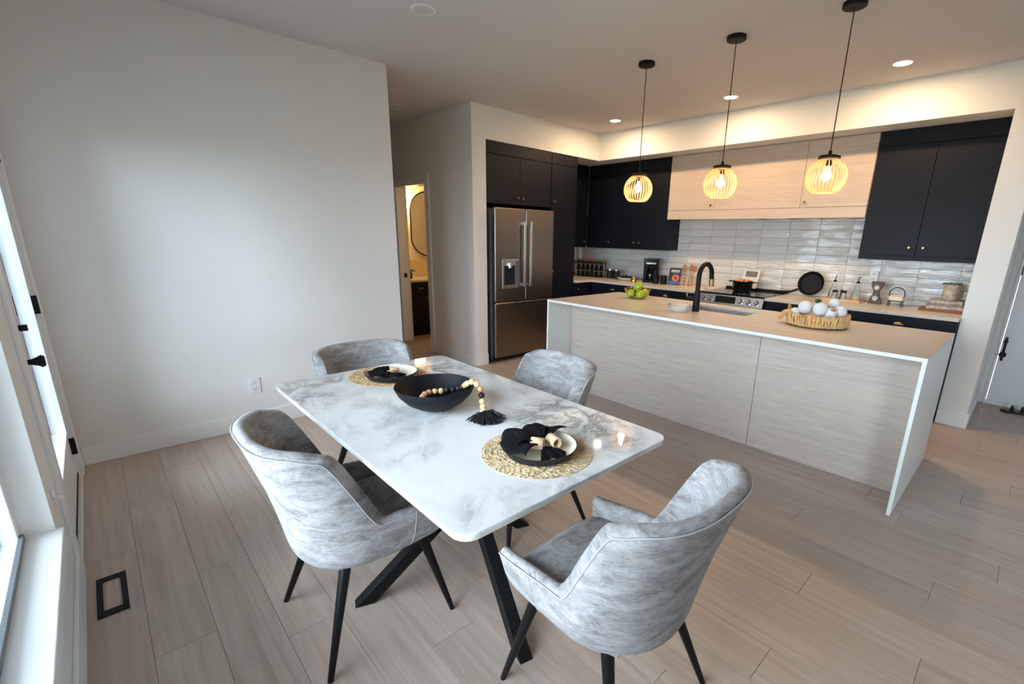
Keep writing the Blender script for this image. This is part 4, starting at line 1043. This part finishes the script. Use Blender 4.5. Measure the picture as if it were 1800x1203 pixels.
# ================================================================== COUNTER ITEMS (right)
t = thing('frying_pan', 'black cast iron frying pan propped against the tiles', 'pan', (-1.66, 5.545, TOP))
pr = MB().lathe([(.085, 0), (.10, .004), (.126, .034), (.129, .036), (.124, .036), (.10, .009), (.001, .008)], 44, cap1=False)
TA = R(76)
def pan_tf(mb):
    out = []
    for x, y, z in mb.v:
        yy = y*math.cos(TA)+z*math.sin(TA)*1; zz = y*math.sin(TA)-z*math.cos(TA); out.append((x, yy, zz+.135))
    mb.v = out; return mb
pr.v = [(x, y, -z) for x, y, z in pr.v]
pan_tf(pr).build('pan', 'black_matte', t, smooth=True)
MB().tube([(-.11, -.05, .075), (-.17, -.075, .045), (-.26, -.12, .036), (-.32, -.16, .033)], [.013, .012, .014, .012], 8).build('handle', 'black_matte', t, smooth=True)
t = thing('serving_tray', 'pale wooden tray carrying bottles and shakers', 'tray', (-1.325, 5.47, TOP))
MB().box(-.17, .17, -.10, .10, 0, .010).build('base', 'crate_wood', t, bevel=.003)
MB().box(-.17, .17, -.10, -.092, .010, .022).box(-.17, .17, .092, .10, .010, .022).box(-.17, -.162, -.092, .092, .010, .022).box(.162, .17, -.092, .092, .010, .022).build('lip', 'crate_wood', t, bevel=.002)
MB().tube([(-.03, .0, .010), (-.03, .0, .10), (-.022, 0, .115), (-.014, 0, .10), (-.014, 0, .08)], .004, 7).build('hook', 'black_metal', t)
bt = None
for x, y, lab in ((-1.43, 5.50, 'clear glass oil bottle with pourer at the left of the tray'), (-1.225, 5.50, 'clear glass oil bottle with pourer at the right of the tray')):
    if bt is None:
        bt = thing('oil_bottle', lab, 'bottle', group='oil bottles on the tray')
        MB().lathe([(.040, 0), (.046, .004), (.047, .05), (.038, .085), (.018, .135), (.014, .165), (.015, .175)], 28, cap1=False).build('glass', 'bottle_glass', bt, smooth=True)
        MB().lathe([(.042, .003), (.043, .035)], 24).build('oil', 'straw_pale', bt, smooth=True)
        MB().lathe([(.015, .172), (.016, .185), (.008, .19)], 16).build('stopper', 'black_metal', bt, smooth=True)
        MB().tube([(0, 0, .188), (0, 0, .215), (.014, -.004, .236)], .004, 8).build('pourer', 'black_metal', bt, smooth=True)
        MB().tube([(-.018, -.01, .16), (-.052, -.02, .10), (-.05, -.02, .045)], .0035, 7).build('handle', 'bottle_glass', bt, smooth=True); q = bt
    else: q = copy_tree(bt)
    q.location = (x, y, TOP+.0105); q['label'] = lab
sk = None
for x, lab in ((-1.392, 'small glass shaker with black lid beside the left oil bottle'), (-1.312, 'small glass shaker with black lid beside the right oil bottle')):
    if sk is None:
        sk = thing('shaker', lab, 'shaker', group='glass shakers on the tray'); MB().lathe([(.024, 0), (.026, .003), (.025, .07), (.02, .075)], 20).build('glass', 'bottle_glass', sk, smooth=True)
        MB().lathe([(.023, .003), (.023, .04)], 16).build('salt', 'sand_white', sk); MB().lathe([(.024, .075), (.024, .09), (.018, .094)], 20).build('lid', 'black_matte', sk, smooth=True); q = sk
    else: q = copy_tree(sk)
    q.location = (x, 5.415, TOP+.0105); q['label'] = lab
t = thing('wall_outlet', 'white outlet on the tiles behind the hourglass', 'outlet', (-1.135, YT-.0145, 1.165))
MB().box(-.036, .036, -.005, 0, -.055, .055).build('cover_plate', 'plastic_white', t, bevel=.003)
for z in (-.024, .024): MB().box(-.014, .014, -.0068, -.005, z-.012, z+.012).build('socket', 'speaker_grey', t, bevel=.001)
# hourglass: board with waist and two round windows
t = thing('hourglass', 'dark wooden hourglass with glass bulbs', 'hourglass', (-1.052, 5.45, TOP), R(-6))
outl = [(.055, 0), (.052, .03), (.040, .06), (.028, .09), (.024, .112), (.028, .135), (.045, .165), (.052, .19), (.052, .215)]
pts_ = [(-x, z) for x, z in outl]; pts_ = outl+pts_[::-1]
fr_ = MB().prism_y(pts_, .0, .028).build('frame', 'hourglass_wood', t, bevel=.002)
for z, r_ in ((.060, .028), (.162, .025)):
    mb = MB(); mb.tube([(0, -.004, z), (0, .032, z)], r_, 24); mb.build('glass_bulb', 'plastic_white' if False else 'vase_glass' if 'vase_glass' in MATS else 'clear_glass', t, smooth=True)
    MB().tube([(0, -.0025, z-.006), (0, -.001, z-.006)], r_*.82, 20).build('sand', 'sand_white', t)
t = thing('candle_holder', 'round black wire holder with a cream candle block', 'candle holder', (-.875, 5.41, TOP), R(-8))
MB().tube([(.062*math.cos(R(-60)+R(300)*i/40), 0, .115+.062*math.sin(R(-60)+R(300)*i/40)) for i in range(41)], .0042, 8).build('hoop', 'black_metal', t, smooth=True)
MB().box(-.062, .062, -.022, .022, .048, .054).build('shelf', 'black_metal', t)
for x in (-.048, .048):
    for y in (-.02, .02): MB().tube([(x, y, .05), (x*1.18, y*1.2, 0)], .004, 7).build('leg', 'black_metal', t)
MB().prism(rrect(-.056, .056, -.02, .02, .012, 4), .0545, .092).build('candle', 'candle_wax', t, bevel=.003)
# books stack and vase
stack = [((-.512, 5.40), .305, .215, .024, 'book_brown', -4, 'brown book at the bottom of the stack under the vase'), ((-.498, 5.41), .25, .20, .027, 'book_pattern', 2, 'grey patterned book second from the bottom of the stack'), ((-.498, 5.415), .245, .19, .022, 'book_pattern_dark', -2, 'dark patterned book third from the bottom of the stack'), ((-.502, 5.415), .235, .185, .020, 'book_pattern', 1, 'grey patterned book on top of the stack under the vase')]
z = TOP
for (x, y), w, d_, h, mt, rz, lab in stack:
    w = min(w, 2*(XC-.012-x) if False else w)
    t = thing('book', lab, 'book', (x-.012, y, z), R(rz), 'stacked books beside the wall end')
    MB().box(-w/2+.004, w/2-.004, -d_/2+.004, d_/2-.001, .003, h-.003).build('pages', 'paper' if mt != 'book_brown' else 'book_taupe', t)
    MB().box(-w/2, w/2, -d_/2, d_/2, 0, .003).box(-w/2, w/2, -d_/2, d_/2, h-.003, h).box(-w/2, w/2, -d_/2, -d_/2+.003, .003, h-.003).build('cover', mt, t, bevel=.0008)
    z += h+.0003
t = thing('vase', 'textured stone-coloured vase on top of the books', 'vase', (-.50, 5.43, z))
MB().lathe([(.040, 0), (.050, .01), (.056, .05), (.054, .09), (.060, .13), (.064, .145), (.060, .146), (.052, .12), (.048, .05), (.001, .03)], 30, cap1=False).build('body', 'vase_ceramic', t, smooth=True)
MB().tube([(.063*math.cos(2*PI*i/36), .063*math.sin(2*PI*i/36), .146+.004*math.sin(i*1.9)) for i in range(36)], .0045, 6, True).build('rim', 'hourglass_wood', t)

# ================================================================== BATHROOM
t = thing('bathroom_vanity', 'dark vanity seen through the bathroom doorway', 'vanity', (-6.20, 3.27, 0))
MB().box(-.54, -.022, 0, 1.2, .09, .80).build('body', 'navy', t)
MB().box(-.54, -.07, 0, 1.2, 0, .09).build('toe_kick', 'toe_black', t)
for k in range(3):
    d = MB().box(-.021, 0, .4*k+.003, .4*k+.397, .63, .79).build('drawer', 'navy', t, bevel=.0015)
    MB().box(0, .018, .4*k+.11, .4*k+.18, .70, .715).build('pull', 'brass', d, bevel=.003)
    d = MB().box(-.021, 0, .4*k+.003, .4*k+.397, .095, .625).build('door', 'navy', t, bevel=.0015); knob(d, (0, .4*k+.23, .57), (1, 0, 0))
MB().box(-.545, .012, -.004, 1.21, .801, .83).build('counter', 'counter_quartz', t, bevel=.002)
MB().box(-.546, -.535, -.004, 1.21, .831, 1.08).build('backsplash', 'bath_tile', t)
t = thing('bathroom_faucet', 'small black faucet on the vanity counter', 'faucet', (-6.45, 3.40, .831))
MB().lathe([(.022, 0), (.02, .02), (.012, .12)], 16).build('body', 'black_metal', t, smooth=True)
MB().tube([(0, 0, .11), (.05, 0, .13), (.11, 0, .11)], .009, 8).build('spout', 'black_metal', t, smooth=True)
t = thing('mirror', 'tall pill-shaped bathroom mirror with thin black frame', 'mirror', (-6.748, 3.875, 1.62))
def pill(hy, hz, n=20):
    p = []
    for i in range(n+1): a = PI*i/n; p.append((hy*math.cos(a), hz-hy+hy*math.sin(a)))
    for i in range(n+1): a = PI+PI*i/n; p.append((hy*math.cos(a), -hz+hy+hy*math.sin(a)))
    return p
pp = pill(.285, .475)
MB().tube([(.016, y, z) for y, z in pp], .009, 8, True).build('frame', 'black_metal', t, smooth=True)
mb = MB(); q = len(pp); mb.add([(.002, y, z) for y, z in pp]+[(.010, y, z) for y, z in pp], [tuple(range(q))[::-1], tuple(range(q, 2*q))]+[(i, (i+1) % q, q+(i+1) % q, q+i) for i in range(q)]).build('glass', 'mirror_glass', t)
t = thing('wall_sconce', 'glowing two-bulb sconce beside the bathroom mirror', 'wall lamp', (-6.748, 3.48, 1.95))
MB().box(0, .02, -.03, .03, -.09, .09).build('back_plate', 'brass', t, bevel=.004)
for z in (-.09, .06):
    MB().tube([(.02, 0, z), (.07, 0, z)], .006, 8).build('arm', 'brass', t)
    MB().sphere((.09, 0, z+.02), .045, 18, 12, 1.2).build('glass_shade', 'sconce_glow', t, smooth=True)
l = bpy.data.lights.new('lamp', 'POINT'); l.energy = BATH_W; l.color = (1, .58, .22); l.shadow_soft_size = .08
o = bpy.data.objects.new('lamp', l); COL.objects.link(o); o.parent = t; o.location = (.22, .05, 0)

# ================================================================== SHOES BY THE ENTRY DOOR
s0 = None
for x, y, rz, lab in ((.145, 5.93, R(8), 'black strappy sandal on the floor by the entry door'),):
    if s0 is None:
        s0 = thing('sandal', lab, 'shoe')
        sole = [(-.13, -.03), (-.08, -.042), (.02, -.036), (.09, -.046), (.128, -.025), (.13, .02), (.09, .046), (.02, .036), (-.08, .040), (-.13, .028)]
        MB().prism(sole, 0, .022).build('sole', 'shoe_black', s0, bevel=.005)
        for xx in (.05, -.02): MB().tube([(xx, -.044, .018), (xx+.004, -.034, .048), (xx+.006, 0, .062), (xx+.004, .034, .048), (xx, .044, .018)], .009, 8).build('strap', 'shoe_black', s0, smooth=True)
        MB().sphere((.054, 0, .068), .010, 10, 8, .6).build('buckle', 'chrome', s0, smooth=True); q = s0
    else: q = copy_tree(s0)
    q.location = (x, y, 0); q.rotation_euler = (0, 0, rz+PI); q['label'] = lab
